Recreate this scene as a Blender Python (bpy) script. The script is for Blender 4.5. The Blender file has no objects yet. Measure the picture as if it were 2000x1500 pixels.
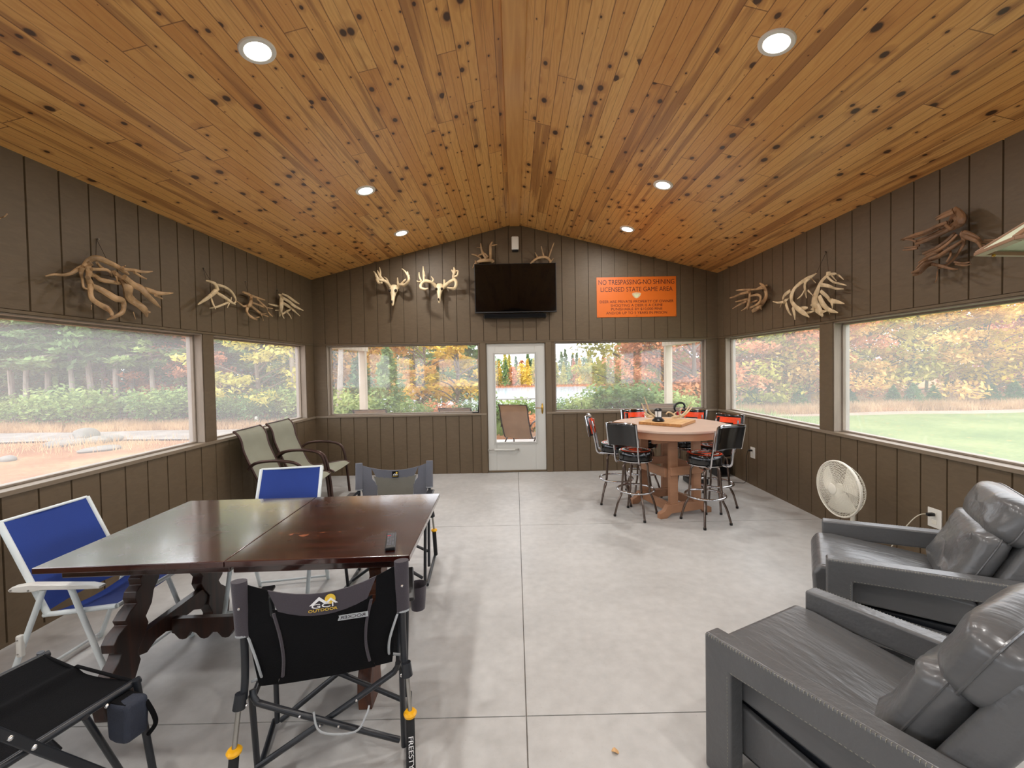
import bpy, math, random
from mathutils import Vector, Matrix, noise
V = Vector
C = bpy.context.scene.collection
SC = bpy.context.scene
random.seed(7)

# ---------------------------------------------------------------- camera
FPX, PIT, YAW, ROL = 827.877, 0.0234383, 0.00703398, -0.0179305
PU, PV, CAMH = 1011.918, 737.740, 1.62562
_cy, _sy, _cp, _sp = math.cos(YAW), math.sin(YAW), math.cos(PIT), math.sin(PIT)
FWD = V((_sy*_cp, _cy*_cp, -_sp)); _r0 = V((_cy, -_sy, 0)); _u0 = _r0.cross(FWD)
_cr, _sr = math.cos(ROL), math.sin(ROL)
RGT = _cr*_r0 + _sr*_u0; UPV = -_sr*_r0 + _cr*_u0
EYE = V((0, 0, CAMH))
cam_d = bpy.data.cameras.new('camera'); cam = bpy.data.objects.new('camera', cam_d); C.objects.link(cam)
cam.matrix_world = Matrix(((RGT.x, UPV.x, -FWD.x, 0), (RGT.y, UPV.y, -FWD.y, 0), (RGT.z, UPV.z, -FWD.z, CAMH), (0, 0, 0, 1)))
cam_d.sensor_width = 36; cam_d.lens = FPX*36/2000
cam_d.shift_x = -(PU-1000)/2000; cam_d.shift_y = (PV-750)/2000
cam_d.clip_start = 0.02; cam_d.clip_end = 900
SC.camera = cam

# ---------------------------------------------------------------- world and exposure
SC.view_settings.view_transform = 'Standard'; SC.view_settings.look = 'None'
SC.view_settings.exposure = 0.5; SC.view_settings.gamma = 1.0; SC.view_settings.use_curve_mapping = False
w = bpy.data.worlds.new('overcast'); SC.world = w; w.use_nodes = True
nt = w.node_tree; nt.nodes.clear()
wo = nt.nodes.new('ShaderNodeOutputWorld'); bg = nt.nodes.new('ShaderNodeBackground')
tc = nt.nodes.new('ShaderNodeTexCoord'); sx = nt.nodes.new('ShaderNodeSeparateXYZ'); cr_ = nt.nodes.new('ShaderNodeValToRGB')
nt.links.new(tc.outputs['Generated'], sx.inputs[0]); nt.links.new(sx.outputs['Z'], cr_.inputs[0])
cr_.color_ramp.elements[0].position = 0.0; cr_.color_ramp.elements[0].color = (.88, .92, 1, 1)
cr_.color_ramp.elements[1].position = 0.7; cr_.color_ramp.elements[1].color = (1.0, 1.0, 1.02, 1)
SKY = 3.0
bg.inputs['Strength'].default_value = SKY
nt.links.new(cr_.outputs[0], bg.inputs['Color']); nt.links.new(bg.outputs[0], wo.inputs[0])
sun_d = bpy.data.lights.new('sun', 'SUN'); sun_d.energy = .6; sun_d.angle = math.radians(50); sun_d.color = (1, .98, .95)
sun = bpy.data.objects.new('sun', sun_d); C.objects.link(sun); sun.rotation_euler = (math.radians(28), math.radians(18), 0); sun.location = (0, -5, 20)
LAMP_W = 15.0      # each recessed can light, set in its own builder

# ---------------------------------------------------------------- room measures (metres)
XL, XR, D = -3.0965, 3.1518, 6.554
ZS, ZSL, ZH, ZE = 0.935, 0.905, 2.045, 3.029
XC, ZP = 0.033, 3.83
SLP = (ZP-ZE)/3.13
YB = -2.6
G = .2032
def zc(x): return ZP - SLP*abs(x-XC)

# ---------------------------------------------------------------- helpers
def ray(u, v): return RGT*((u-PU)/FPX) - UPV*((v-PV)/FPX) + FWD
def atX(u, v, x): d = ray(u, v); return EYE + d*(x/d.x)
def atY(u, v, y): d = ray(u, v); return EYE + d*(y/d.y)

class MB:
    def __init__(s): s.v = []; s.f = []; s.uv = None
    def add(s, vs, fs, M=None):
        o = len(s.v)
        s.v += [tuple(M @ V(p)) if M is not None else tuple(p) for p in vs]
        s.f += [tuple(i+o for i in f) for f in fs]
        return s
    def box(s, x0, x1, y0, y1, z0, z1, M=None):
        vs = [(x, y, z) for z in (z0, z1) for y in (y0, y1) for x in (x0, x1)]
        return s.add(vs, [(0, 2, 3, 1), (4, 5, 7, 6), (0, 1, 5, 4), (2, 6, 7, 3), (0, 4, 6, 2), (1, 3, 7, 5)], M)
    def bar(s, a, b, w, h, up=(0, 0, 1), ext=0):
        a = V(a); b = V(b); d = (b-a).normalized(); u = V(up)
        sd = d.cross(u)
        if sd.length < 1e-4: sd = d.cross(V((0, 1, 0)))
        sd.normalize(); u = sd.cross(d).normalized(); a = a-d*ext; b = b+d*ext
        vs = [p + sd*(i*w/2) + u*(j*h/2) for p in (a, b) for i, j in ((-1, -1), (1, -1), (1, 1), (-1, 1))]
        return s.add(vs, [(3, 2, 1, 0), (4, 5, 6, 7), (0, 1, 5, 4), (1, 2, 6, 5), (2, 3, 7, 6), (3, 0, 4, 7)])
    def tube(s, pts, r, n=10, closed=False, M=None, flat=1.0, ref=None):
        pts = [V(p) for p in pts]; k = len(pts)
        rs = r if isinstance(r, (list, tuple)) else [r]*k
        vs = []; fs = []; N = None
        for i, p in enumerate(pts):
            if closed: t = pts[(i+1) % k]-pts[i-1]
            else: t = pts[min(i+1, k-1)]-pts[max(i-1, 0)]
            t = t.normalized() if t.length > 1e-9 else V((0, 0, 1))
            if ref is not None:
                q_ = t.cross(ref)
                if q_.length > .25: N = q_.normalized()
            if N is None:
                N = t.cross(V((0, 0, 1)))
                if N.length < .05: N = t.cross(V((0, 1, 0)))
            N = (N - t*N.dot(t)).normalized(); B = t.cross(N)
            for j in range(n):
                a = 2*math.pi*j/n; vs.append(p + N*(rs[i]*math.cos(a)) + B*(rs[i]*flat*math.sin(a)))
        for i in range(k if closed else k-1):
            for j in range(n):
                a = i*n+j; b = i*n+(j+1) % n; c = ((i+1) % k)*n+(j+1) % n; d = ((i+1) % k)*n+j
                fs.append((a, b, c, d))
        if not closed: fs += [tuple(range(n-1, -1, -1)), tuple((k-1)*n+j for j in range(n))]
        return s.add(vs, fs, M)
    def prism(s, poly, t0, t1, fn):
        n = len(poly); vs = [fn(p[0], p[1], t0) for p in poly]+[fn(p[0], p[1], t1) for p in poly]
        fs = [tuple(range(n-1, -1, -1)), tuple(range(n, 2*n))]+[(i, (i+1) % n, n+(i+1) % n, n+i) for i in range(n)]
        return s.add(vs, fs)
    def lathe(s, prof, n=24, M=None, cap=True):
        vs = []; fs = []
        for r, z in prof:
            for j in range(n): a = 2*math.pi*j/n; vs.append((r*math.cos(a), r*math.sin(a), z))
        k = len(prof)
        for i in range(k-1):
            for j in range(n): fs.append((i*n+j, i*n+(j+1) % n, (i+1)*n+(j+1) % n, (i+1)*n+j))
        if cap: fs += [tuple(range(n-1, -1, -1)), tuple((k-1)*n+j for j in range(n))]
        return s.add(vs, fs, M)
    def cyl(s, a, b, r, n=16, r2=None): return s.tube([a, b], [r, r if r2 is None else r2], n)
    def ball(s, c, rx, ry=None, rz=None, n=14, M=None, e=1.0):
        ry = ry or rx; rz = rz or rx; vs = []; fs = []; m = n//2+1
        sg = lambda q: math.copysign(abs(q)**e, q)
        for i in range(m+1):
            a = math.pi*i/m
            for j in range(n):
                b = 2*math.pi*j/n
                vs.append((c[0]+rx*sg(math.sin(a))*sg(math.cos(b)), c[1]+ry*sg(math.sin(a))*sg(math.sin(b)), c[2]+rz*sg(math.cos(a))))
        for i in range(m):
            for j in range(n): fs.append((i*n+j, (i+1)*n+j, (i+1)*n+(j+1) % n, i*n+(j+1) % n))
        return s.add(vs, fs, M)
    def sheet(s, fn, nu, nv, th, flip=False):
        """fn(u,v)->point, closed sheet of thickness th"""
        P = [[V(fn(i/nu, j/nv)) for j in range(nv+1)] for i in range(nu+1)]
        vs = []; W = nv+1
        for sgn in (0, 1):
            for i in range(nu+1):
                for j in range(W):
                    du = P[min(i+1, nu)][j]-P[max(i-1, 0)][j]; dv = P[i][min(j+1, nv)]-P[i][max(j-1, 0)]
                    nn = du.cross(dv); nn = nn.normalized() if nn.length > 1e-9 else V((0, 0, 1))
                    vs.append(P[i][j]+nn*(th*(.5-sgn)))
        o = (nu+1)*W; fs = []
        for i in range(nu):
            for j in range(nv):
                a = i*W+j; fs.append((a, a+W, a+W+1, a+1)); fs.append((o+a, o+a+1, o+a+W+1, o+a+W))
        for i in range(nu):
            a = i*W; fs.append((a, o+a, o+a+W, a+W)); a = i*W+nv; fs.append((a, a+W, o+a+W, o+a))
        for j in range(nv):
            a = j; fs.append((a, a+1, o+a+1, o+a)); a = nu*W+j; fs.append((a, o+a, o+a+1, a+1))
        return s.add(vs, fs)
    def build(s, name, mat, parent=None, smooth=False, bevel=0, seg=2, sub=0, fixn=True, M=None):
        me = bpy.data.meshes.new(name); me.from_pydata(s.v, [], s.f); me.update()
        if s.uv:
            ul = me.uv_layers.new(name='UVMap'); ul.data.foreach_set('uv', s.uv)
        if fixn and len(s.f) < 60000:
            import bmesh
            b = bmesh.new(); b.from_mesh(me); bmesh.ops.recalc_face_normals(b, faces=b.faces); b.to_mesh(me); b.free()
        if mat: me.materials.append(mat)
        o = bpy.data.objects.new(name, me); C.objects.link(o)
        if parent: o.parent = parent
        if M is not None: o.matrix_local = M
        if smooth or bevel or sub: me.polygons.foreach_set('use_smooth', [True]*len(me.polygons))
        if bevel:
            m = o.modifiers.new('bevel', 'BEVEL'); m.width = bevel; m.segments = seg; m.limit_method = 'ANGLE'; m.angle_limit = math.radians(35); m.harden_normals = True
        if sub:
            m = o.modifiers.new('sub', 'SUBSURF'); m.levels = sub; m.render_levels = sub
        if smooth and not bevel and not sub:
            me.set_sharp_from_angle(angle=math.radians(38))
        return o

def cr(pts, k=6):
    """smooth curve through points (any dimension)"""
    out = []; P = [tuple(p) for p in pts]; n = len(P)
    for i in range(n-1):
        a = P[max(i-1, 0)]; b = P[i]; c = P[i+1]; d = P[min(i+2, n-1)]
        for j in range(k):
            t = j/k
            out.append(tuple(.5*((2*q1)+(-q0+q2)*t+(2*q0-5*q1+4*q2-q3)*t*t+(-q0+3*q1-3*q2+q3)*t**3) for q0, q1, q2, q3 in zip(a, b, c, d)))
    out.append(P[-1]); return out

def tag(o, label=None, cat=None, group=None, kind=None):
    if label: o['label'] = label
    if cat: o['category'] = cat
    if group: o['group'] = group
    if kind: o['kind'] = kind
    return o
def empty(name, label, cat, loc=(0, 0, 0), rz=0, group=None):
    o = bpy.data.objects.new(name, None); C.objects.link(o); o.empty_display_size = .1
    o.location = loc; o.rotation_euler = (0, 0, rz); return tag(o, label, cat, group)
def struct(o): return tag(o, kind='structure')
CH = {}
def copy_tree(o, parent=None):
    c = o.copy(); C.objects.link(c)
    if parent: c.parent = parent
    for ch in [q for q in bpy.data.objects if q.parent == o]: copy_tree(ch, c)
    return c
def lin(r, g, b):
    f = lambda c: ((c/255)/12.92 if c/255 <= .04045 else ((c/255+.055)/1.055)**2.4)
    return (f(r), f(g), f(b), 1)

# ---------------------------------------------------------------- materials
def new_mat(name):
    m = bpy.data.materials.new(name); m.use_nodes = True
    return m, m.node_tree, m.node_tree.nodes['Principled BSDF']
def N(t, kind, **kw):
    n = t.nodes.new(kind)
    for k, v in kw.items():
        if hasattr(n, k): setattr(n, k, v)
        else: n.inputs[k].default_value = v
    return n
def plain(name, rgb, rough=.5, metal=0, var=.12, scale=8, bump=0, bscale=60, spec=None, coat=0, sheen=0, stretch=(1, 1, 1), rvar=0):
    """principled material with soft procedural colour mottling and fine bump"""
    m, t, p = new_mat(name); col = lin(*rgb)
    tc = N(t, 'ShaderNodeTexCoord'); mp = N(t, 'ShaderNodeMapping'); mp.inputs['Scale'].default_value = stretch
    t.links.new(tc.outputs['Object'], mp.inputs[0])
    nz = N(t, 'ShaderNodeTexNoise'); nz.inputs['Scale'].default_value = scale; nz.inputs['Detail'].default_value = 4
    t.links.new(mp.outputs[0], nz.inputs['Vector'])
    rp = N(t, 'ShaderNodeValToRGB'); rp.color_ramp.elements[0].position = .3; rp.color_ramp.elements[1].position = .7
    rp.color_ramp.elements[0].color = tuple(c*(1-var) for c in col[:3])+(1,)
    rp.color_ramp.elements[1].color = tuple(min(1, c*(1+var)) for c in col[:3])+(1,)
    t.links.new(nz.outputs[0], rp.inputs[0]); t.links.new(rp.outputs[0], p.inputs['Base Color'])
    p.inputs['Roughness'].default_value = rough; p.inputs['Metallic'].default_value = metal
    if spec is not None: p.inputs['Specular IOR Level'].default_value = spec
    if coat: p.inputs['Coat Weight'].default_value = coat; p.inputs['Coat Roughness'].default_value = .15
    if sheen: p.inputs['Sheen Weight'].default_value = sheen
    if rvar:
        mr = N(t, 'ShaderNodeMapRange'); mr.inputs['To Min'].default_value = max(.02, rough-rvar); mr.inputs['To Max'].default_value = min(1, rough+rvar)
        t.links.new(nz.outputs[0], mr.inputs[0]); t.links.new(mr.outputs[0], p.inputs['Roughness'])
    if bump:
        n2 = N(t, 'ShaderNodeTexNoise'); n2.inputs['Scale'].default_value = bscale; n2.inputs['Detail'].default_value = 3
        t.links.new(mp.outputs[0], n2.inputs['Vector'])
        b = N(t, 'ShaderNodeBump'); b.inputs['Strength'].default_value = bump; b.inputs['Distance'].default_value = .01
        t.links.new(n2.outputs[0], b.inputs['Height']); t.links.new(b.outputs[0], p.inputs['Normal'])
    return m
def emit(name, rgb, s):
    m, t, p = new_mat(name); p.inputs['Emission Color'].default_value = lin(*rgb); p.inputs['Emission Strength'].default_value = s
    p.inputs['Base Color'].default_value = lin(*rgb); return m

def mth(t, op, a, b=None, c=None):
    n = t.nodes.new('ShaderNodeMath'); n.operation = op
    for i, x in enumerate((a, b, c)):
        if x is None: continue
        if isinstance(x, (int, float)): n.inputs[i].default_value = x
        else: t.links.new(x, n.inputs[i])
    return n.outputs[0]
def mixc(t, f, a, b, mode='MIX'):
    n = t.nodes.new('ShaderNodeMix'); n.data_type = 'RGBA'; n.blend_type = mode
    for i, x in ((0, f), (6, a), (7, b)):
        if isinstance(x, (int, float)): n.inputs[i].default_value = x
        elif isinstance(x, tuple): n.inputs[i].default_value = x
        else: t.links.new(x, n.inputs[i])
    return n.outputs[2]
def comb(t, x, y, z=0):
    n = t.nodes.new('ShaderNodeCombineXYZ')
    for i, q in enumerate((x, y, z)):
        if isinstance(q, (int, float)): n.inputs[i].default_value = q
        else: t.links.new(q, n.inputs[i])
    return n.outputs[0]

def pine_material():
    """knotty tongue-and-groove pine: UV x runs along the boards, UV y across, both in metres"""
    m, t, p = new_mat('knotty_pine')
    uv = N(t, 'ShaderNodeUVMap'); sp = N(t, 'ShaderNodeSeparateXYZ'); t.links.new(uv.outputs[0], sp.inputs[0])
    x, y = sp.outputs[0], sp.outputs[1]
    W = .132
    r = mth(t, 'DIVIDE', y, W); row = mth(t, 'FLOOR', r); fr = mth(t, 'FRACT', r)
    wn = N(t, 'ShaderNodeTexWhiteNoise', noise_dimensions='1D'); t.links.new(row, wn.inputs['W'])
    xs = mth(t, 'DIVIDE', mth(t, 'ADD', x, mth(t, 'MULTIPLY', wn.outputs[0], 9.7)), 2.7)
    pl = mth(t, 'FLOOR', xs); fx = mth(t, 'FRACT', xs)
    w2 = N(t, 'ShaderNodeTexWhiteNoise', noise_dimensions='2D'); t.links.new(comb(t, row, pl), w2.inputs['Vector'])
    rnd = w2.outputs[0]; sc3 = N(t, 'ShaderNodeSeparateColor'); t.links.new(w2.outputs[1], sc3.inputs[0])
    # warped coordinates, offset per plank so grain never runs across a joint
    off = mth(t, 'MULTIPLY', rnd, 37.0)
    gx = mth(t, 'ADD', x, off); gy = mth(t, 'ADD', y, mth(t, 'MULTIPLY', sc3.outputs[0], 11.0))
    # knots
    vo = N(t, 'ShaderNodeTexVoronoi', feature='F1', voronoi_dimensions='2D'); vo.inputs['Scale'].default_value = 1.0
    t.links.new(comb(t, mth(t, 'MULTIPLY', gx, 5.2), mth(t, 'MULTIPLY', gy, 7.6), 0), vo.inputs['Vector'])
    ks = N(t, 'ShaderNodeSeparateColor'); t.links.new(vo.outputs['Color'], ks.inputs[0])
    kr = mth(t, 'MULTIPLY', mth(t, 'POWER', ks.outputs[0], 2.6), .20)     # knot radius differs cell by cell
    kd = mth(t, 'DIVIDE', vo.outputs['Distance'], mth(t, 'MAXIMUM', kr, .012))
    core = N(t, 'ShaderNodeValToRGB'); t.links.new(mth(t, 'MULTIPLY', kd, .5), core.inputs[0])
    core.color_ramp.elements[0].position = .36; core.color_ramp.elements[0].color = (1, 1, 1, 1)
    core.color_ramp.elements[1].position = .56; core.color_ramp.elements[1].color = (0, 0, 0, 1)
    ring = N(t, 'ShaderNodeValToRGB'); t.links.new(mth(t, 'MULTIPLY', kd, .25), ring.inputs[0])
    ring.color_ramp.elements[0].position = .2; ring.color_ramp.elements[0].color = (1, 1, 1, 1)
    ring.color_ramp.elements[1].position = .7; ring.color_ramp.elements[1].color = (0, 0, 0, 1)
    # grain: stretched noise bent around knots
    ny = N(t, 'ShaderNodeTexNoise'); ny.inputs['Scale'].default_value = 1.0; ny.inputs['Detail'].default_value = 2
    t.links.new(comb(t, mth(t, 'MULTIPLY', gx, 2.2), mth(t, 'MULTIPLY', gy, 9), 0), ny.inputs['Vector'])
    gg = mth(t, 'ADD', mth(t, 'MULTIPLY', gy, 70), mth(t, 'ADD', mth(t, 'MULTIPLY', ny.outputs[0], 14), mth(t, 'MULTIPLY', ring.outputs[0], 1.6)))
    grain = mth(t, 'MULTIPLY_ADD', mth(t, 'SINE', mth(t, 'MULTIPLY', gg, 3.0)), .5, .5)
    nf = N(t, 'ShaderNodeTexNoise'); nf.inputs['Scale'].default_value = 1.0; nf.inputs['Detail'].default_value = 5
    t.links.new(comb(t, mth(t, 'MULTIPLY', gx, 6), mth(t, 'MULTIPLY', gy, 160), 0), nf.inputs['Vector'])
    # heartwood streaks
    nh = N(t, 'ShaderNodeTexNoise'); nh.inputs['Scale'].default_value = 1.0; nh.inputs['Detail'].default_value = 3
    t.links.new(comb(t, mth(t, 'MULTIPLY', gx, .75), mth(t, 'MULTIPLY', gy, 13), off), nh.inputs['Vector'])
    hr = N(t, 'ShaderNodeValToRGB'); t.links.new(mth(t, 'ADD', nh.outputs[0], mth(t, 'MULTIPLY_ADD', sc3.outputs[1], .26, -.2)), hr.inputs[0])
    hr.color_ramp.elements[0].position = .49; hr.color_ramp.elements[1].position = .60
    base = N(t, 'ShaderNodeValToRGB'); t.links.new(rnd, base.inputs[0])
    e = base.color_ramp.elements; e[0].position = 0; e[0].color = lin(226, 172, 98); e[1].position = 1; e[1].color = lin(236, 188, 114)
    q = e.new(.45); q.color = lin(230, 178, 104); q = e.new(.72); q.color = lin(214, 156, 86)
    c = mixc(t, mth(t, 'MULTIPLY', grain, .24), base.outputs[0], lin(186, 114, 48))
    c = mixc(t, mth(t, 'MULTIPLY', nf.outputs[0], .35), c, lin(188, 124, 60))
    c = mixc(t, mth(t, 'MULTIPLY', hr.outputs[0], .66), c, lin(142, 90, 44))
    c = mixc(t, mth(t, 'MULTIPLY', ring.outputs[0], .5), c, lin(140, 78, 30))
    c = mixc(t, mth(t, 'MULTIPLY', core.outputs[0], .92), c, lin(44, 20, 8))
    # joints: v-groove at each board edge, a shallow bead in the middle, butt joint at plank end
    ed = mth(t, 'MINIMUM', fr, mth(t, 'SUBTRACT', 1, fr))
    g1 = mth(t, 'LESS_THAN', ed, .022); g2 = mth(t, 'LESS_THAN', mth(t, 'ABSOLUTE', mth(t, 'SUBTRACT', fr, .5)), .016)
    ex = mth(t, 'MINIMUM', fx, mth(t, 'SUBTRACT', 1, fx)); g3 = mth(t, 'LESS_THAN', ex, .0011)
    gr = mth(t, 'MAXIMUM', mth(t, 'MAXIMUM', mth(t, 'MULTIPLY', g1, .85), mth(t, 'MULTIPLY', g2, .5)), mth(t, 'MULTIPLY', g3, .85))
    c = mixc(t, mth(t, 'MULTIPLY', gr, .8), c, lin(92, 46, 16))
    t.links.new(c, p.inputs['Base Color']); p.inputs['Roughness'].default_value = .38
    p.inputs['Coat Weight'].default_value = .25; p.inputs['Coat Roughness'].default_value = .22
    b = N(t, 'ShaderNodeBump'); b.inputs['Strength'].default_value = .5; b.inputs['Distance'].default_value = .004
    t.links.new(mth(t, 'SUBTRACT', mth(t, 'MULTIPLY', nf.outputs[0], .15), gr), b.inputs['Height']); t.links.new(b.outputs[0], p.inputs['Normal'])
    return m

def siding_material():
    m, t, p = new_mat('painted_siding')
    tc = N(t, 'ShaderNodeTexCoord'); mp = N(t, 'ShaderNodeMapping'); mp.inputs['Scale'].default_value = (9, 9, 26)
    t.links.new(tc.outputs['Object'], mp.inputs[0])
    a = N(t, 'ShaderNodeTexNoise'); a.inputs['Scale'].default_value = 1; a.inputs['Detail'].default_value = 5; a.inputs['Distortion'].default_value = 1.2
    t.links.new(mp.outputs[0], a.inputs['Vector'])
    b2 = N(t, 'ShaderNodeTexNoise'); b2.inputs['Scale'].default_value = 1.3; t.links.new(tc.outputs['Object'], b2.inputs['Vector'])
    r = N(t, 'ShaderNodeValToRGB'); t.links.new(a.outputs[0], r.inputs[0])
    r.color_ramp.elements[0].position = .3; r.color_ramp.elements[0].color = lin(90, 75, 55)
    r.color_ramp.elements[1].position = .7; r.color_ramp.elements[1].color = lin(99, 83, 62)
    c = mixc(t, mth(t, 'MULTIPLY', b2.outputs[0], .25), r.outputs[0], lin(92, 76, 55))
    t.links.new(c, p.inputs['Base Color']); p.inputs['Roughness'].default_value = .55
    bm = N(t, 'ShaderNodeBump'); bm.inputs['Strength'].default_value = .25; bm.inputs['Distance'].default_value = .004
    t.links.new(a.outputs[0], bm.inputs['Height']); t.links.new(bm.outputs[0], p.inputs['Normal'])
    return m

def concrete_material():
    m, t, p = new_mat('sealed_concrete')
    tc = N(t, 'ShaderNodeTexCoord')
    a = N(t, 'ShaderNodeTexNoise'); a.inputs['Scale'].default_value = 1.6; a.inputs['Detail'].default_value = 6; a.inputs['Roughness'].default_value = .6
    b = N(t, 'ShaderNodeTexNoise'); b.inputs['Scale'].default_value = 14; b.inputs['Detail'].default_value = 6
    d = N(t, 'ShaderNodeTexNoise'); d.inputs['Scale'].default_value = 120; d.inputs['Detail'].default_value = 2
    for n in (a, b, d): t.links.new(tc.outputs['Object'], n.inputs['Vector'])
    r = N(t, 'ShaderNodeValToRGB'); t.links.new(mth(t, 'MULTIPLY_ADD', b.outputs[0], .4, mth(t, 'MULTIPLY', a.outputs[0], .6)), r.inputs[0])
    e = r.color_ramp.elements; e[0].position = .36; e[0].color = lin(172, 171, 168); e[1].position = .62; e[1].color = lin(192, 191, 188)
    c = mixc(t, mth(t, 'MULTIPLY', mth(t, 'GREATER_THAN', d.outputs[0], .70), .35), r.outputs[0], lin(150, 144, 136))
    t.links.new(c, p.inputs['Base Color'])
    t.links.new(mth(t, 'MULTIPLY_ADD', a.outputs[0], .3, .28), p.inputs['Roughness'])
    bm = N(t, 'ShaderNodeBump'); bm.inputs['Strength'].default_value = .12; bm.inputs['Distance'].default_value = .01
    t.links.new(b.outputs[0], bm.inputs['Height']); t.links.new(bm.outputs[0], p.inputs['Normal'])
    return m

def wood_material(name, c1, c2, axis=0, rough=.35, scale=1.0, coat=0, scratch=None, spec=.5):
    m, t, p = new_mat(name); tc = N(t, 'ShaderNodeTexCoord'); mp = N(t, 'ShaderNodeMapping')
    s = [22*scale]*3; s[axis] = 1.6*scale; mp.inputs['Scale'].default_value = s; t.links.new(tc.outputs['Object'], mp.inputs[0])
    a = N(t, 'ShaderNodeTexNoise'); a.inputs['Scale'].default_value = 1; a.inputs['Detail'].default_value = 6; a.inputs['Distortion'].default_value = .6
    t.links.new(mp.outputs[0], a.inputs['Vector'])
    r = N(t, 'ShaderNodeValToRGB'); t.links.new(a.outputs[0], r.inputs[0]); r.color_ramp.elements[0].position = .3; r.color_ramp.elements[1].position = .7
    r.color_ramp.elements[0].color = lin(*c1); r.color_ramp.elements[1].color = lin(*c2); c = r.outputs[0]
    if scratch:
        sp = N(t, 'ShaderNodeSeparateXYZ'); t.links.new(tc.outputs['Object'], sp.inputs[0])
        n = N(t, 'ShaderNodeTexNoise'); n.inputs['Scale'].default_value = 26; n.inputs['Detail'].default_value = 5; t.links.new(tc.outputs['Object'], n.inputs['Vector'])
        cx, cy, hx, hy = scratch
        fx = mth(t, 'ABSOLUTE', mth(t, 'DIVIDE', mth(t, 'SUBTRACT', sp.outputs[0], cx), hx)); fy = mth(t, 'ABSOLUTE', mth(t, 'DIVIDE', mth(t, 'SUBTRACT', sp.outputs[1], cy), hy))
        near = mth(t, 'SUBTRACT', .22, mth(t, 'MULTIPLY', mth(t, 'MAXIMUM', fx, fy), .3))
        mk = mth(t, 'GREATER_THAN', mth(t, 'ADD', n.outputs[0], near), .72)
        c = mixc(t, mth(t, 'MULTIPLY', mk, .85), c, lin(170, 96, 62))
    t.links.new(c, p.inputs['Base Color']); p.inputs['Specular IOR Level'].default_value = spec
    n3 = N(t, 'ShaderNodeTexNoise'); n3.inputs['Scale'].default_value = 5; n3.inputs['Detail'].default_value = 4; t.links.new(tc.outputs['Object'], n3.inputs['Vector'])
    t.links.new(mth(t, 'MULTIPLY_ADD', n3.outputs[0], .25, rough-.12), p.inputs['Roughness'])
    if coat: p.inputs['Coat Weight'].default_value = coat; p.inputs['Coat Roughness'].default_value = .1; p.inputs['Coat IOR'].default_value = 1.5 if coat < 1 else 1.75
    b = N(t, 'ShaderNodeBump'); b.inputs['Strength'].default_value = .12; b.inputs['Distance'].default_value = .003
    t.links.new(a.outputs[0], b.inputs['Height']); t.links.new(b.outputs[0], p.inputs['Normal'])
    return m

def leaf_material(name, c1, c2, c3, scale=.9):
    m, t, p = new_mat(name)
    ge = N(t, 'ShaderNodeNewGeometry'); oi = N(t, 'ShaderNodeObjectInfo')
    a = N(t, 'ShaderNodeTexNoise'); a.inputs['Scale'].default_value = scale; a.inputs['Detail'].default_value = 5; a.inputs['Roughness'].default_value = .7
    t.links.new(ge.outputs['Position'], a.inputs['Vector'])
    r = N(t, 'ShaderNodeValToRGB'); t.links.new(mth(t, 'ADD', a.outputs[0], mth(t, 'MULTIPLY_ADD', oi.outputs['Random'], .2, -.1)), r.inputs[0])
    e = r.color_ramp.elements; e[0].position = .34; e[0].color = lin(*c1); e[1].position = .68; e[1].color = lin(*c3); q = e.new(.5); q.color = lin(*c2)
    t.links.new(r.outputs[0], p.inputs['Base Color']); p.inputs['Roughness'].default_value = .7; p.inputs['Specular IOR Level'].default_value = .15
    tr = N(t, 'ShaderNodeBsdfTranslucent'); t.links.new(r.outputs[0], tr.inputs[0])
    mx = N(t, 'ShaderNodeMixShader'); mx.inputs[0].default_value = .4
    t.links.new(p.outputs[0], mx.inputs[1]); t.links.new(tr.outputs[0], mx.inputs[2])
    t.links.new(mx.outputs[0], t.nodes['Material Output'].inputs[0]); return m

def pane_material(name, veil):
    """clear vinyl storm pane: mostly see-through, a little milky"""
    m, t, p = new_mat(name); t.nodes.remove(p)
    tr = N(t, 'ShaderNodeBsdfTransparent'); df = N(t, 'ShaderNodeBsdfTranslucent'); df.inputs[0].default_value = (.9, .92, .92, 1)
    gl = N(t, 'ShaderNodeBsdfGlossy'); gl.inputs['Roughness'].default_value = .03
    m1 = N(t, 'ShaderNodeMixShader'); m1.inputs[0].default_value = veil; t.links.new(tr.outputs[0], m1.inputs[1]); t.links.new(df.outputs[0], m1.inputs[2])
    m2 = N(t, 'ShaderNodeMixShader'); m2.inputs[0].default_value = .04; t.links.new(m1.outputs[0], m2.inputs[1]); t.links.new(gl.outputs[0], m2.inputs[2])
    t.links.new(m2.outputs[0], t.nodes['Material Output'].inputs[0]); return m

M = {}
M['pine'] = pine_material(); M['ridge_pine'] = None; M['siding'] = siding_material(); M['concrete'] = concrete_material()
M['trim'] = plain('painted_trim', (100, 85, 64), .5, var=.08, scale=3, bump=.1, bscale=20, stretch=(6, 6, 1))
M['jamb'] = plain('daylit_jamb', (142, 130, 116), .6, var=.12, scale=3, bump=.15, bscale=18, stretch=(6, 6, 1))  # paler than the trim, daylight on the jambs put into the colour
M['sill'] = plain('window_sill_paint', (124, 110, 92), .45, var=.06, scale=4)
M['exterior'] = plain('pale_exterior_paint', (206, 194, 176), .6, var=.06, scale=3, bump=.1)
M['pane'] = pane_material('vinyl_pane', .10); M['glass'] = pane_material('door_glass', .02)
M['white_door'] = plain('white_door_paint', (196, 196, 190), .4, var=.03, scale=2)
M['white_plastic'] = plain('white_plastic', (222, 220, 212), .35, var=.03)
M['cream_plastic'] = plain('cream_plastic', (226, 222, 208), .4, var=.03)
M['brass'] = plain('brass', (190, 150, 70), .25, 1)
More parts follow.
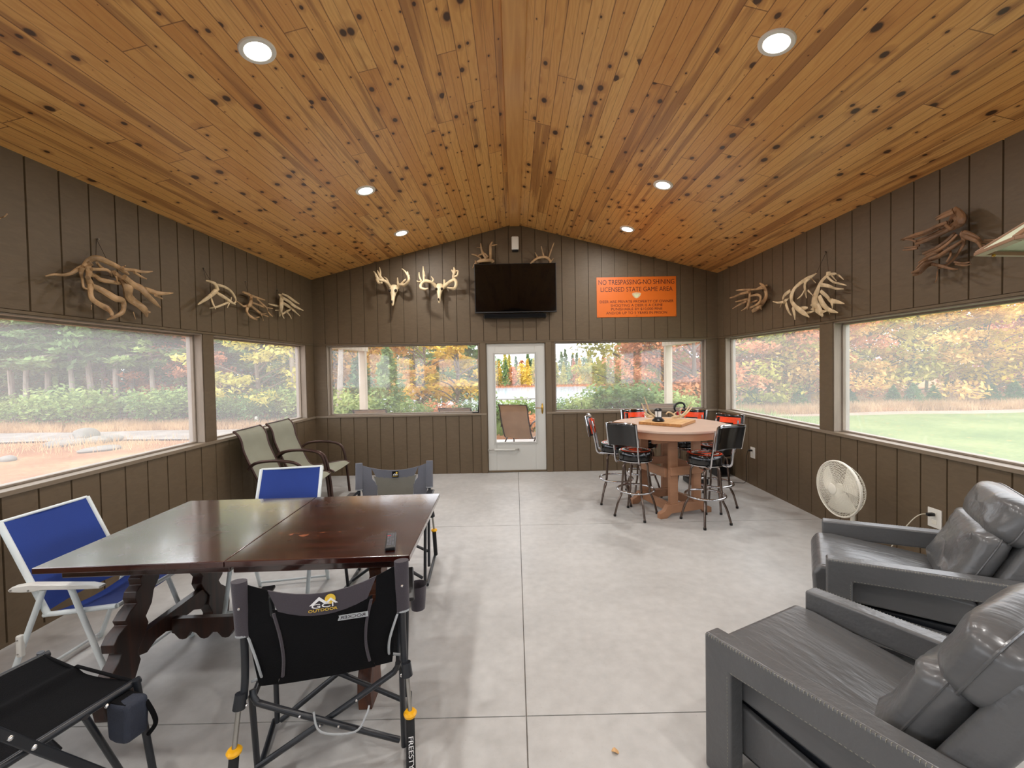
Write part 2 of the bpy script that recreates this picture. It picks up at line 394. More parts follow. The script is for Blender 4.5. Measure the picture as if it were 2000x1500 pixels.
M['chrome'] = plain('chrome', (205, 205, 208), .1, 1, var=.02)
M['dark_chrome'] = plain('smoky_chrome_tube', (118, 104, 96), .22, 1, var=.25, scale=14)
M['black_metal'] = plain('black_powder_coat', (30, 33, 38), .32, var=.1)
M['steel'] = plain('satin_steel', (170, 168, 162), .28, 1, var=.05)
M['rivet'] = plain('rivet_steel', (215, 215, 215), .25, 1)
M['black_plastic'] = plain('black_plastic', (18, 18, 20), .35)
M['rubber'] = plain('black_rubber', (24, 24, 25), .8)
M['tv_screen'] = plain('tv_glass', (4, 4, 5), .04, spec=.5, var=0)
M['yellow'] = plain('yellow_plastic', (246, 180, 20), .35)
M['blue_mesh'] = plain('blue_sling_fabric', (20, 54, 134), .75, var=.1, scale=3, bump=.25, bscale=500)
M['white_frame'] = plain('white_enamel_tube', (222, 230, 230), .3, var=.03)
M['sling'] = plain('olive_sling_mesh', (142, 142, 124), .8, var=.07, scale=5, bump=.3, bscale=500)
M['tan_sling'] = plain('tan_sling_mesh', (192, 150, 114), .8, var=.1, scale=5, bump=.3, bscale=400)
M['bronze'] = plain('bronze_frame', (74, 56, 50), .3, .7, var=.15)
M['charcoal_cloth'] = plain('charcoal_polyester', (56, 50, 57), .8, var=.1, scale=7, bump=.25, bscale=300, sheen=.2)
M['black_cloth'] = plain('black_polyester', (12, 12, 14), .9, var=.15, scale=6, bump=.3, bscale=240, spec=.15)
M['mid_cloth'] = plain('grey_polyester', (98, 100, 108), .8, var=.08, scale=7, bump=.25, bscale=300, sheen=.2)
M['mesh_cloth'] = plain('olive_grey_mesh', (116, 114, 104), .85, var=.06, scale=9, bump=.3, bscale=500)
M['piping'] = plain('light_grey_piping', (156, 160, 162), .6)
M['navy_cloth'] = plain('navy_pouch_cloth', (40, 46, 60), .75, var=.12, scale=12, bump=.3, bscale=200)
M['leather'] = plain('grey_leather', (88, 89, 90), .32, var=.07, scale=4, bump=.28, bscale=34, coat=.15, rvar=.06)
M['leather_crease'] = plain('creased_grey_leather', (90, 91, 92), .33, var=.08, scale=5, bump=.8, bscale=11, coat=.2, stretch=(1.6, .5, 1), rvar=.06)
M['stitch'] = plain('pale_thread', (140, 139, 128), .7)
M['bone'] = plain('bleached_antler', (206, 184, 146), .5, var=.24, scale=16, bump=.3, bscale=50)
M['bone_dark'] = plain('stained_antler', (168, 136, 98), .5, var=.42, scale=9, bump=.4, bscale=40)
M['antler_brown'] = plain('brown_antler', (122, 90, 62), .55, var=.4, scale=9, bump=.4, bscale=40)
M['skull'] = plain('skull_bone', (224, 204, 166), .5, var=.16, scale=20, bump=.25, bscale=50)
M['cavity'] = plain('dark_cavity', (46, 34, 24), .8)
M['cord'] = plain('dark_cord', (52, 38, 26), .8)
M['orange_sign'] = plain('orange_sign_board', (216, 106, 24), .45, var=.03, scale=3)
M['sign_ink'] = plain('dark_sign_ink', (62, 16, 10), .5)
M['emblem'] = plain('emblem_green', (206, 214, 170), .5)
M['dark_wood'] = wood_material('dark_mahogany', (30, 10, 7), (66, 24, 15), 0, .24, 1, coat=1, scratch=(.22, -.19, .3, .07))
M['leg_wood'] = wood_material('aged_dark_oak', (22, 13, 9), (62, 33, 20), 2, .38, 1.2, coat=.1)
M['worn_wood'] = wood_material('worn_brown_oak', (58, 28, 15), (96, 54, 30), 2, .45, 2)
M['poly'] = plain('cedar_poly_lumber', (166, 122, 92), .5, var=.08, scale=5, bump=.15, bscale=60, stretch=(1, 1, 4))
M['poly_top'] = plain('weathered_poly_top', (198, 172, 154), .5, var=.06, scale=4, bump=.1)
M['board_wood'] = wood_material('maple_board', (196, 150, 96), (224, 184, 132), 0, .5, 1)
M['bark_edge'] = wood_material('board_edge', (140, 92, 44), (190, 138, 78), 0, .6, 1.5)
M['vinyl_black'] = plain('glossy_black_vinyl', (14, 14, 15), .16, var=.1, coat=.4)
M['vinyl_orange'] = plain('orange_flame_vinyl', (232, 70, 22), .25, var=.2, scale=14)
M['vinyl_white'] = plain('white_print', (230, 226, 214), .4)
M['red'] = plain('red_plastic', (200, 28, 44), .35)
M['lantern_glass'] = plain('frosted_lantern', (226, 228, 224), .35)
M['sun_yellow'] = plain('printed_yellow', (222, 186, 60), .6)
M['print_white'] = plain('printed_white', (226, 226, 226), .6)
M['wire'] = plain('ivory_flex', (206, 200, 180), .5)
M['lamp_frame'] = plain('brown_lamp_frame', (140, 108, 84), .4)
M['shade_glass'] = plain('pale_green_shade', (206, 214, 190), .5)
# outdoors
M['ridge_pine'] = wood_material('ridge_board_pine', (196, 138, 72), (222, 168, 98), 1, .4, 1, coat=.2)
M['bark'] = plain('grey_bark', (112, 98, 86), .9, var=.3, scale=6, bump=.8, bscale=14, stretch=(3, 3, .6))
M['pale_bark'] = plain('pale_bark', (158, 148, 136), .9, var=.22, scale=5, bump=.6, bscale=12, stretch=(3, 3, .6))
M['rock'] = plain('grey_rock', (116, 112, 105), .9, var=.2, scale=3, bump=.8, bscale=7)
M['roof'] = plain('dark_shingle', (70, 66, 62), .9)
def T(rgb): return rgb
M['pine_leaf'] = leaf_material('pine_needles', (84, 112, 74), (122, 152, 98), (156, 182, 120))
M['dark_leaf'] = leaf_material('dark_evergreen', (80, 106, 78), (112, 140, 98), (142, 168, 116))
M['cedar_leaf'] = leaf_material('green_cedar', (90, 120, 78), (130, 158, 100), (172, 190, 124))
M['yellow_leaf'] = leaf_material('yellow_maple', (172, 152, 60), (222, 190, 74), (240, 220, 118))
M['lime_leaf'] = leaf_material('yellow_green_oak', (150, 156, 82), (196, 190, 96), (226, 214, 124))
M['gold_leaf'] = leaf_material('golden_oak', (178, 138, 72), (220, 178, 98), (236, 204, 132))
M['orange_leaf'] = leaf_material('russet_oak', (178, 116, 80), (216, 150, 108), (236, 182, 136))
M['red_leaf'] = leaf_material('red_maple', (160, 104, 90), (200, 134, 114), (220, 168, 146))
M['shrub_leaf'] = leaf_material('shrub_green', (84, 112, 66), (132, 156, 92), (176, 190, 120))
M['dry_leaf'] = leaf_material('dry_grass', (168, 134, 98), (202, 170, 130), (222, 196, 158))

# ================================================================ THE ROOM
def siding(mb, P0, d, n, L, grooves, z0, top, extra=()):
    """vertical grooved panelling: P0 start, d along, n towards the room"""
    P0 = V(P0); d = V(d); n = V(n); cols = [(0, 0)]
    for g in sorted(grooves):
        if .01 < g < L-.01: cols += [(g-.006, 0), (g-.0035, -.011), (g+.0035, -.011), (g+.006, 0)]
    cols.append((L, 0))
    for e in extra: cols.append((e, 0))
    cols.sort(key=lambda c: c[0])
    vs = []
    for s_, o in cols:
        p = P0+d*s_+n*o; vs += [(p.x, p.y, z0), (p.x, p.y, top(s_, p))]
    mb.add(vs, [(2*i, 2*i+2, 2*i+3, 2*i+1) for i in range(len(cols)-1)])
def grooves(first, L): return [first+G*i for i in range(int((L-first)/G)+1)]

TW = .15
OPL = [(4.40, 6.33), (2.32, 4.25), (0.24, 2.17), (-1.84, .09)]
OPR = [(4.37, 6.35), (2.24, 4.19), (.11, 2.06), (-2.02, -.07)]
OPB = [(-2.906, -.551), (.615, 2.975)]
OT = 2.02
LW = D-YB
def side_wall(name, x, n, ops, g_low, g_up):
    mb = MB(); xo = x-n*TW
    def bx(a, b, y0, y1, z0, z1): mb.box(min(a, b), max(a, b), y0, y1, z0, z1)
    siding(mb, (x, D, 0), (0, -1, 0), (n, 0, 0), LW, grooves(g_low, LW), 0, lambda s, p: ZSL)
    siding(mb, (x, D, 0), (0, -1, 0), (n, 0, 0), LW, grooves(g_up, LW), ZH, lambda s, p: zc(x)+.02)
    bx(x-n*.012, xo, YB, D+TW, 0, ZSL); bx(x-n*.012, xo, YB, D+TW, OT, zc(x)+.03)
    bx(x-n*.001, x-n*.012, YB, D, 0, .02)
    ys = [D+TW]+[q for o in ops for q in (o[1], o[0])]+[YB]
    for i in range(0, len(ys), 2): bx(x-n*.004, xo, ys[i+1], ys[i], ZSL, OT)
    o = struct(mb.build(name, M['siding'], fixn=False))
    return o
side_wall('wall_left', XL, 1, OPL, .351, .351)
side_wall('wall_right', XR, -1, OPR, .8473-4*G, D-2.927-17*G)
# back wall with door opening
mb = MB()
mb_f = lambda s, p: zc(p.x)+.02
siding(mb, (XL, D, 0), (1, 0, 0), (0, -1, 0), XR-XL, grooves(.1855, XR-XL), ZH, mb_f, extra=(XC-XL,))
DL, DR = -.545, .575
siding(mb, (XL, D, 0), (1, 0, 0), (0, -1, 0), DL-XL, grooves(.1855, DL-XL), 0, lambda s, p: ZSL)
siding(mb, (DR, D, 0), (1, 0, 0), (0, -1, 0), XR-DR, grooves(.1855+18*G-(DR-XL), XR-DR), 0, lambda s, p: ZSL)
for a, b in ((XL, DL), (DR, XR)): mb.box(a, b, D+.012, D+TW, 0, ZSL)
mb.prism([(XL-TW, OT), (XR+TW, OT), (XR+TW, zc(XR)), (XC, ZP+.02), (XL-TW, zc(XL))], D+.012, D+TW, lambda a, b, t: (a, t, b))
for a, b in ((XL, OPB[0][0]), (OPB[0][1], -.449), (.479, OPB[1][0]), (OPB[1][1], XR)): mb.box(a, b, D+.004, D+TW, ZSL, OT)
for a, b in ((DL, -.449), (.479, DR)): mb.box(a, b, D+.004, D+TW, 0, ZSL)
struct(mb.build('wall_back', M['siding'], fixn=False))
# rear wall behind the viewer, with two wide windows
mb = MB()
siding(mb, (XR, YB, 0), (-1, 0, 0), (0, 1, 0), XR-XL, grooves(.1, XR-XL), 0, lambda s, p: ZSL)
siding(mb, (XR, YB, 0), (-1, 0, 0), (0, 1, 0), XR-XL, grooves(.1, XR-XL), ZH, mb_f, extra=(XR-XC,))
mb.box(XL-TW, XR+TW, YB-TW, YB-.012, 0, ZSL)
mb.prism([(XL-TW, OT), (XR+TW, OT), (XR+TW, zc(XR)), (XC, ZP+.02), (XL-TW, zc(XL))], YB-TW, YB-.012, lambda a, b, t: (a, t, b))
for a, b in ((XL-TW, -2.9), (-.6, -.1), (.2, .6), (2.95, XR+TW)): mb.box(a, b, YB-TW, YB-.004, ZSL, OT)
struct(mb.build('wall_front', M['siding'], fixn=False))

# windows: jamb lining, stop strip and pane
wn = [0]
def window(p, d, out, L, nm=None):
    """p: near lower corner on the wall face, d along, out outwards"""
    wn[0] += 1; p = V(p); d = V(d); out = V(out); H = OT-ZS
    def bx(mb, s0, s1, t0, t1, z0, z1):
        vs = []
        for z in (z0, z1):
            for t in (t0, t1):
                for s_ in (s0, s1): q = p+d*s_+out*t; vs.append((q.x, q.y, z))
        mb.add(vs, [(0, 2, 3, 1), (4, 5, 7, 6), (0, 1, 5, 4), (2, 6, 7, 3), (0, 4, 6, 2), (1, 3, 7, 5)])
    mb = MB(); a = .003
    for t0, t1, k in ((.012, .085, .012), (.088, .152, .028)):
        bx(mb, a, k, t0, t1, ZS+.002, OT-.001); bx(mb, L-k, L-a, t0, t1, ZS+.002, OT-.001)
        bx(mb, k, L-k, t0, t1, OT-k, OT-.001)
        if k > .02: bx(mb, k, L-k, t0, t1, ZS+.002, ZS+.015)
    o = struct(mb.build('window_%d' % wn[0], M['jamb']))
    g = MB(); bx(g, .03, L-.03, .112, .1135, ZS+.016, OT-.03)
    g.build('pane', M['pane'], o)
    return o
for a, b in OPL: window((XL, a, 0), (0, 1, 0), (-1, 0, 0), b-a)
for a, b in OPR: window((XR, a, 0), (0, 1, 0), (1, 0, 0), b-a)
for a, b in OPB: window((a, D, 0), (1, 0, 0), (0, 1, 0), b-a)
for a, b in ((-2.9, -.6), (.6, 2.95)): window((a, YB, 0), (1, 0, 0), (0, -1, 0), b-a)
# sills and head strips
tn = [0]
def trim(mb, mat='trim', bev=.002):
    tn[0] += 1; return struct(mb.build('trim_%d' % tn[0], M[mat], bevel=bev))
trim(MB().box(XL-TW-.02, XL+.018, YB, D-.02, ZSL, ZS), 'sill')
trim(MB().box(XR-.018, XR+TW+.02, YB, D-.02, ZSL, ZS), 'sill')
mb = MB().box(XL+.019, -.449, D-.018, D+TW+.02, ZSL, ZS); trim(mb, 'sill')
mb = MB().box(.479, XR-.019, D-.018, D+TW+.02, ZSL, ZS); trim(mb, 'sill')
trim(MB().box(XL-.01, XL+.004, YB, D-.006, OT, ZH-.004)); trim(MB().box(XR-.004, XR+.01, YB, D-.006, OT, ZH-.004))
trim(MB().box(XL+.004, XR-.004, D-.006, D+.01, OT, ZH-.004))
# door casing
mb = MB().box(-.535, -.448, D-.012, D+.003, 0, OT-.002).box(.478, .565, D-.012, D+.003, 0, OT-.002).box(-.448, .478, D-.012, D+.003, 2.006, OT-.002)
mb.box(-.449, -.436, D+.003, D+.11, 0, 2.006).box(.466, .479, D+.003, D+.11, 0, 2.006).box(-.449, .479, D+.003, D+.11, 2.003, OT)
trim(mb)
trim(MB().box(XC-.076, XC+.076, YB, D, ZP-.034, ZP-.012), 'ridge_pine')
# storm door
mb = MB(); y0, y1 = D+.02, D+.055
mb.box(-.434, -.305, y0, y1, .03, 2.0).box(.305, .464, y0, y1, .03, 2.0).box(-.305, .305, y0, y1, 1.84, 2.0).box(-.305, .305, y0, y1, .03, .47)
door = struct(mb.build('door_1', M['white_door'], bevel=.003))
mb = MB()
for k, e in ((0, .008), (1, .014)):
    a = .345-.024*k
    mb.box(-a, -a+.016, y0-e, y0, .44+.02*k, 1.87-.02*k).box(a-.016, a, y0-e, y0, .44+.02*k, 1.87-.02*k).box(-a+.016, a-.016, y0-e, y0, 1.854-.02*k, 1.87-.02*k).box(-a+.016, a-.016, y0-e, y0, .44+.02*k, .456+.02*k)
mb.build('glazing_bead', M['white_door'], door, bevel=.003)
MB().box(-.304, .304, D+.036, D+.039, .471, 1.839).build('pane', M['glass'], door)
MB().box(-.305, .305, D+.022, D+.034, 1.13, 1.148).build('sash_rail', M['white_door'], door, bevel=.002)
mb = MB(); mb.ball((.414, y0-.004, .985), .017, .012, .085, n=16); hd = mb.build('handle_plate', M['brass'], door, smooth=True)
MB().tube(cr([(.414, y0-.01, 1.0), (.40, y0-.05, 1.0), (.36, y0-.055, 1.0), (.305, y0-.05, 1.0)], 4), .006, 8).build('lever', M['brass'], hd, smooth=True)
mb = MB(); mb.cyl((-.34, y0-.035, .36), (-.02, y0-.035, .358), .017, 14); cl = mb.build('door_closer', M['white_door'], door, smooth=True)
MB().cyl((-.02, y0-.035, .358), (.03, y0-.035, .358), .006, 8).box(.02, .045, y0-.045, y0, .345, .37).box(-.44, -.425, y0-.045, y0, .34, .375).cyl((-.43, y0-.035, .36), (-.34, y0-.035, .36), .007, 8).build('closer_rod', M['steel'], cl, smooth=True)
MB().box(-.434, .464, y0-.012, y0+.05, .004, .03).build('threshold', M['trim'], door, bevel=.003)

# floor slabs with real control joints
mb = MB(); xs = [(XL-TW, .0205), (.0275, XR+TW)]; ys = [(YB-TW, 1.938), (1.944, 4.337), (4.343, D+TW)]
for a, b in xs:
    for c, d in ys: mb.box(a, b, c, d, -.012, 0)
mb.box(XL-TW, XR+TW, YB-TW, D+TW, -.16, -.012)
struct(mb.build('floor', M['concrete']))
struct(MB().box(XL-.35, XR+.35, D+TW+.01, 9.75, -.16, -.02).build('porch_slab', M['concrete'], bevel=.01))

# pine ceiling: two sloping planes, UV in metres
XE = .38
mb = MB(); mb.uv = []
YF = 9.75
q = math.sqrt(1+SLP*SLP)
for sg in (-1, 1):
    xo = (XL-XE) if sg < 0 else (XR+XE); zo = zc(xo)
    L = abs(xo-XC)*q
    vs = [(XC, YB-.4, ZP), (XC, YF, ZP), (xo, YF, zo), (xo, YB-.4, zo)]
    mb.add(vs, [(0, 1, 2, 3)]); o_ = 20 if sg > 0 else 0
    for (u_, v_) in ((YB-.4, 0), (YF, 0), (YF, L), (YB-.4, L)): mb.uv += [u_+10+o_, v_+5.28+o_]
struct(mb.build('ceiling', M['pine'], fixn=False))
mb = MB()
for sg in (-1, 1):
    xo = (XL-XE-.03) if sg < 0 else (XR+XE+.03)
    mb.prism([(XC, ZP+.03), (xo, zc(xo)+.03), (xo, zc(xo)+.19), (XC, ZP+.2)], YB-.45, YF+.05, lambda a, b, t: (a, t, b))
struct(mb.build('roof', M['roof']))
# porch: posts, side beams, eave boards outside
for x, s_ in ((-3.37, 'left'), (3.41, 'right')):
    o = MB().box(x-.07, x+.07, 9.35, 9.49, -.02, 2.05).build('porch_post', M['exterior'], bevel=.006)
    tag(o, 'square pale porch post seen through the %s back window' % s_, 'post', 'porch posts')
mb = MB()
for x in (-3.37, 3.41):
    mb.box(x-.085, x+.085, D+TW+.02, 9.55, 2.05, 2.32)
    yy = D+.4
    while yy < 9.5:
        mb.box(x-.089, x+.089, yy, yy+.185, 2.052, 2.315); yy += .2
struct(mb.build('porch_beam', M['exterior'], fixn=False))

# recessed can lights
def can_light(x, y, label):
    sg = -1 if x < XC else 1
    z = zc(x); ang = math.atan(SLP)*sg
    rt = empty('recessed_light', label, 'ceiling light', (x, y, z-.001), 0, 'recessed ceiling lights'); rt.rotation_euler = (0, ang, 0)
    MB().lathe([(.070, -.002), (.070, -.010), (.078, -.013), (.094, -.010), (.098, -.004), (.098, 0)], 40, cap=False).build('trim_ring', M['white_plastic'], rt, smooth=True)
    MB().lathe([(.0005, -.006), (.05, -.006), (.069, -.004), (.069, -.002)], 32, cap=False).build('lens', M['lens'], rt)
    ld = bpy.data.lights.new('lamp_light', 'AREA'); ld.shape = 'DISK'; ld.size = .13; ld.energy = LAMP_W; ld.color = (1, .97, .94)
    lo = bpy.data.objects.new('lamp_light', ld); C.objects.link(lo); lo.parent = rt; lo.location = (0, 0, -.02)
M['lens'] = emit('glowing_lens', (255, 250, 240), 9)
pos = [(-1.43, 2.46, 'recessed light in the left slope, largest of its row, nearest the viewer'), (-1.476, 4.33, 'recessed light in the left slope, middle one of the row'), (-1.476, 5.68, 'recessed light in the left slope closest to the back wall'),
       (1.52, 2.44, 'recessed light in the right slope, largest of its row, nearest the viewer'), (1.529, 4.31, 'recessed light in the right slope, middle one of the row'), (1.527, 5.67, 'recessed light in the right slope closest to the back wall')]
for x, y, l in pos: can_light(x, y, l)
for x in (-1.45, 1.52):
    for y in (.6, -1.3): can_light(x, y, 'recessed light in the %s slope, out of view behind the camera' % ('left' if x < 0 else 'right'))

# ================================================================ THINGS ON THE WALLS
def text(s, size, Mx, mat, parent, name='lettering', width=None, ext=.0006, sx=1.0):
    cu = bpy.data.curves.new(name, 'FONT'); cu.body = s; cu.size = size; cu.align_x = 'CENTER'; cu.align_y = 'CENTER'; cu.extrude = ext
    to = bpy.data.objects.new(name, cu); C.objects.link(to); bpy.context.view_layer.update()
    if width:
        w0 = to.dimensions.x
        sx = width/w0 if w0 else 1
    dg = bpy.context.evaluated_depsgraph_get(); me = bpy.data.meshes.new_from_object(to.evaluated_get(dg))
    bpy.data.objects.remove(to); bpy.data.curves.remove(cu)
    me.transform(Matrix.Diagonal((sx, 1, 1, 1))); me.materials.clear(); me.materials.append(mat); me.name = name
    o = bpy.data.objects.new(name, me); C.objects.link(o); o.parent = parent; o.matrix_local = Mx
    return o
def basis(o, x, y):
    x = V(x).normalized(); z = x.cross(V(y)).normalized(); y = z.cross(x)
    return Matrix(((x.x, y.x, z.x, o[0]), (x.y, y.y, z.y, o[1]), (x.z, y.z, z.z, o[2]), (0, 0, 0, 1)))

# television with sound bar
tv = empty('television', 'large black flat television mounted high on the back wall', 'television', (.031, D, 2.834))
MB().box(-.62, .62, -.105, -.06, -.372, .372).build('casing', M['black_plastic'], tv, bevel=.004)
MB().box(-.61, .61, -.1062, -.1051, -.352, .362).build('screen', M['tv_screen'], tv)
MB().box(-.2, .2, -.06, -.002, -.15, .15).build('wall_bracket', M['black_metal'], tv)
sb = empty('sound_bar', 'slim black sound bar under the television', 'speaker', (.017, D, 2.418))
MB().box(-.475, .475, -.11, -.002, -.035, .03).build('body', M['black_plastic'], sb, bevel=.01)
MB().box(-.465, .465, -.113, -.1105, -.028, .023).build('grille', M['black_cloth'], sb)
# white wall speaker below the ridge
wc = empty('wall_sensor', 'small white upright box with dark base high under the ridge', 'wall sensor', (.036, D, 3.515))
MB().box(-.055, .055, -.085, -.012, -.095, .11).build('housing', M['white_plastic'], wc, bevel=.022, seg=4)
MB().box(-.048, .048, -.08, -.012, -.118, -.0955).build('base_cap', M['black_plastic'], wc, bevel=.008)
MB().box(-.025, .025, -.012, -.002, -.05, .05).build('mount', M['black_plastic'], wc)

# orange sign
sg = empty('orange_sign', 'orange no trespassing board with dark lettering right of the television', 'sign', (1.893, D, 2.685))
MB().box(-.614, .614, -.008, -.001, -.308, .308).build('board', M['orange_sign'], sg, bevel=.001)
def sign_line(s, z, size, wd): text(s, size, basis((0, -.0085, z), (1, 0, 0), (0, 0, 1)), M['sign_ink'], sg, width=wd)
sign_line('NO TRESPASSING-NO SHINING', .225, .105, 1.17); sign_line('LICENSED STATE GAME AREA', .115, .1, 1.11)
sign_line('DEER ARE PRIVATE PROPERTY OF OWNER', -.072, .056, 1.14); sign_line('SHOOTING A DEER IS A CRIME', -.13, .056, .80)
sign_line('PUNISHABLE BY $10,000 FINE', -.187, .056, .79); sign_line('AND/OR UP TO 5 YEARS IN PRISON', -.245, .056, .94)
sh = [(-.07, .062), (-.045, .075), (0, .08), (.045, .075), (.07, .062), (.06, .03), (.03, 0), (0, -.012), (-.03, 0), (-.06, .03)]
em = MB().prism([(x*1.0, z-.01) for x, z in sh], -.009, -.0082, lambda a, b, t: (a, t, b)).build('emblem', M['bone'], sg)
MB().prism([(-.045, .04), (.045, .04), (.02, .0), (-.02, 0)], -.0098, -.0091, lambda a, b, t: (a, t, b)).build('emblem_field', M['emblem'], em)
for x in (-.6, 0, .6): MB().cyl((x, -.011, -.29), (x, -.008, -.29), .005, 8).build('screw', M['black_metal'], sg)

# ---------------------------------------------------------------- antlers: strands traced on their wall, given depth and roundness
FL = [.7]
def strands(mb, lst, ox, oy, s, plane, c, out, base, rnd, rmin=.004, f=None, sc=1.0):
    """lst: strands [(x, y, r)...] in a crop of the photo; plane 'X'/'Y' at c; out = sign of the room side"""
    R_ = random.Random(rnd)
    for st in lst:
        fn = atX if plane == 'X' else atY
        d0 = base+R_.uniform(-.03, .035); dz = R_.uniform(-.05, .05)
        pts = []; rr = []; k = len(st)-1
        for i, p in enumerate(st):
            u, v = ox+p[0]/s, oy+p[1]/s
            dep = d0+dz*(i/k-.3)+.02*math.sin(i*1.7+rnd); dep = max(.02+p[2]/s*.004, dep)
            if len(p) > 3: dep = p[3]
            q = fn(u, v, c+out*dep)
            dist = (q-EYE).dot(FWD)
            pts.append(tuple(q)); rr.append(max(rmin, p[2]/s*dist/FPX*sc))
        P = cr([a+(r,) for a, r in zip(pts, rr)], 4)
        mb.tube([p[:3] for p in P], [max(.002, p[3]) for p in P], 10, flat=FL[0], ref=V((1, 0, 0)) if plane == 'X' else V((0, 1, 0)))
def hang(label, nm, lst, ox, oy, s, plane, c, out, base, rnd, mat, cords=(), group=None, cat='antlers', sc=1.0, nail=None):
    fn = atX if plane == 'X' else atY
    org = fn(ox+lst[0][0][0]/s, oy+lst[0][0][1]/s, c)
    FL[0] = .36 if nm == 'moose_antler' else .7
    rt = empty(nm, label, cat, org, 0, group); mb = MB(); strands(mb, lst, ox, oy, s, plane, c, out, base, rnd, sc=sc)
    T0 = Matrix.Translation(-V(org))
    o = mb.build('antler', M[mat], rt, smooth=True, M=T0)
    if cords:
        mb = MB()
        for a, b in cords:
            A = fn(ox+a[0]/s, oy+a[1]/s, c+out*.006); B = fn(ox+b[0]/s, oy+b[1]/s, c+out*.05); mb.cyl(A, B, .0018, 6)
        mb.build('cord', M['cord'], rt, M=T0)
        a = cords[0][0]; A = fn(ox+a[0]/s, oy+a[1]/s, c); nrm = V((out, 0, 0)) if plane == 'X' else V((0, out, 0))
        MB().cyl(A-nrm*.003, A+nrm*.018, .004, 8).build('nail', M['steel'], rt, M=T0)
    return rt
L1 = [[(70,455,8),(200,430,14),(330,440,18),(450,415,22),(560,350,28),(650,310,32),(760,260,35)],
 [(640,320,28),(700,240,35),(790,190,38),(900,200,38),(1010,250,36),(1120,300,33),(1230,370,32),(1320,430,12)],
 [(760,350,20),(880,355,20),(980,360,20),(1040,400,16),(1065,455,8)], [(700,420,28),(800,450,28),(900,510,30),(1050,540,26),(1180,565,22),(1250,570,18)],
 [(1100,400,28),(1180,470,38),(1260,540,55),(1310,640,62),(1310,740,55),(1370,820,50),(1470,890,45),(1560,970,42),(1590,1060,18)],
 [(1250,470,38),(1380,580,42),(1500,640,46),(1590,740,36),(1700,840,28),(1800,935,8)], [(1560,650,28),(1650,680,33),(1760,715,28),(1880,715,18),(1985,710,6)], [(1720,740,22),(1780,775,15),(1830,800,8)],
 [(700,480,32),(740,580,42),(740,680,33),(770,800,33),(880,880,33),(990,940,38),(1060,1010,28),(1060,1050,18)],
 [(760,600,33),(880,650,38),(1000,720,43),(1120,790,43),(1220,820,38),(1240,910,33),(1220,1000,28),(1120,1060,22),(990,1110,10)],
 [(1230,350,22),(1400,370,22),(1550,395,18),(1680,385,6)], [(1400,400,18),(1500,460,14),(1590,500,6)], [(840,250,20),(900,320,18),(980,360,14)], [(1200,330,14),(1240,315,9),(1270,300,6)],
 [(620,330,30),(600,420,24),(620,500,18),(640,620,14),(700,650,10)], [(700,300,40),(720,400,38),(700,480,30)], [(1580,980,20),(1640,1000,12)], [(1060,380,14),(1130,470,12),(1150,560,8)], [(760,900,7),(755,960,4)], [(1390,1000,7),(1420,1100,4)]]
hang('huge gnarled antler tangle on the left wall, largest of that wall', 'antler_bundle', L1, 80, 480, 7.692, 'X', XL, 1, .10, 3, 'bone_dark', [((835, -100), (825, 160)), ((835, -100), (1000, 230))], sc=1.18)
L2 = [[(200,165,14),(290,185,22),(370,230,33),(390,320,42),(330,390,42),(260,450,36),(160,520,28),(60,590,12)], [(380,370,38),(460,420,33),(560,480,28),(640,540,26),(730,590,8)], [(290,470,22),(320,560,22),(375,670,10)],
 [(370,240,24),(450,250,24),(560,290,24),(660,370,24),(720,470,22),(730,540,18),(690,570,12)], [(265,655,8),(380,635,18),(480,600,18),(600,550,18)], [(620,550,16),(600,600,12),(580,650,8)], [(640,530,14),(655,460,9)], [(400,250,22),(430,330,12)]]
hang('open antler pair on the left wall beside the largest tangle', 'antler_bundle', L2, 380, 530, 9.09, 'X', XL, 1, .08, 5, 'bone', [((150, -60), (210, 165)), ((150, -60), (290, 180))], 'small antler bundles on the left wall')
L3 = [[(860,370,18),(940,400,26),(1000,450,33),(1000,540,36),(980,600,38),(940,640,33),(930,720,26),(980,790,24),(1060,840,20),(1110,860,10)], [(990,600,28),(880,620,18),(830,590,14),(750,530,8)], [(1000,610,24),(1100,690,24),(1180,750,20),(1310,805,8)],
 [(1010,430,20),(1120,470,18),(1250,510,8)], [(1100,480,14),(1180,560,18),(1270,640,16),(1300,700,8)], [(1030,560,16),(1150,600,18),(1260,640,14),(1390,660,6)], [(1060,840,14),(1110,820,12),(1150,810,9)], [(1190,770,14),(1205,820,12),(1220,870,9)], [(1200,760,12),(1270,745,8)], [(1300,710,10),(1340,760,12),(1385,800,8)]]
hang('middle small antler bundle of the left wall, brown at the top', 'antler_bundle', L3, 380, 530, 9.09, 'X', XL, 1, .08, 8, 'bone_dark', [((895, 180), (945, 370)),], 'small antler bundles on the left wall')
L4 = [[(1500,410,14),(1540,450,38),(1540,540,46),(1540,620,44),(1530,700,36),(1510,800,12)], [(1500,620,20),(1400,600,16),(1310,575,8)], [(1520,690,14),(1430,690,8)], [(1560,400,14),(1650,440,20),(1760,520,24),(1860,580,8)],
 [(1560,470,28),(1680,540,28),(1780,620,26),(1930,695,8)], [(1560,560,28),(1680,630,28),(1790,710,12)], [(1740,680,18),(1870,790,8)], [(1540,700,18),(1560,780,16),(1590,835,8)], [(1560,760,16),(1640,710,18),(1700,680,14)], [(1640,720,16),(1690,780,12),(1720,840,9)]]
hang('many tined antler bundle nearest the corner on the left wall', 'antler_bundle', L4, 380, 530, 9.09, 'X', XL, 1, .08, 9, 'bone', [((1460, 330), (1520, 420)),], 'small antler bundles on the left wall')
LA = [[(-560,800,40),(-300,880,32),(0,690,16),(120,650,12),(215,560,5)]]
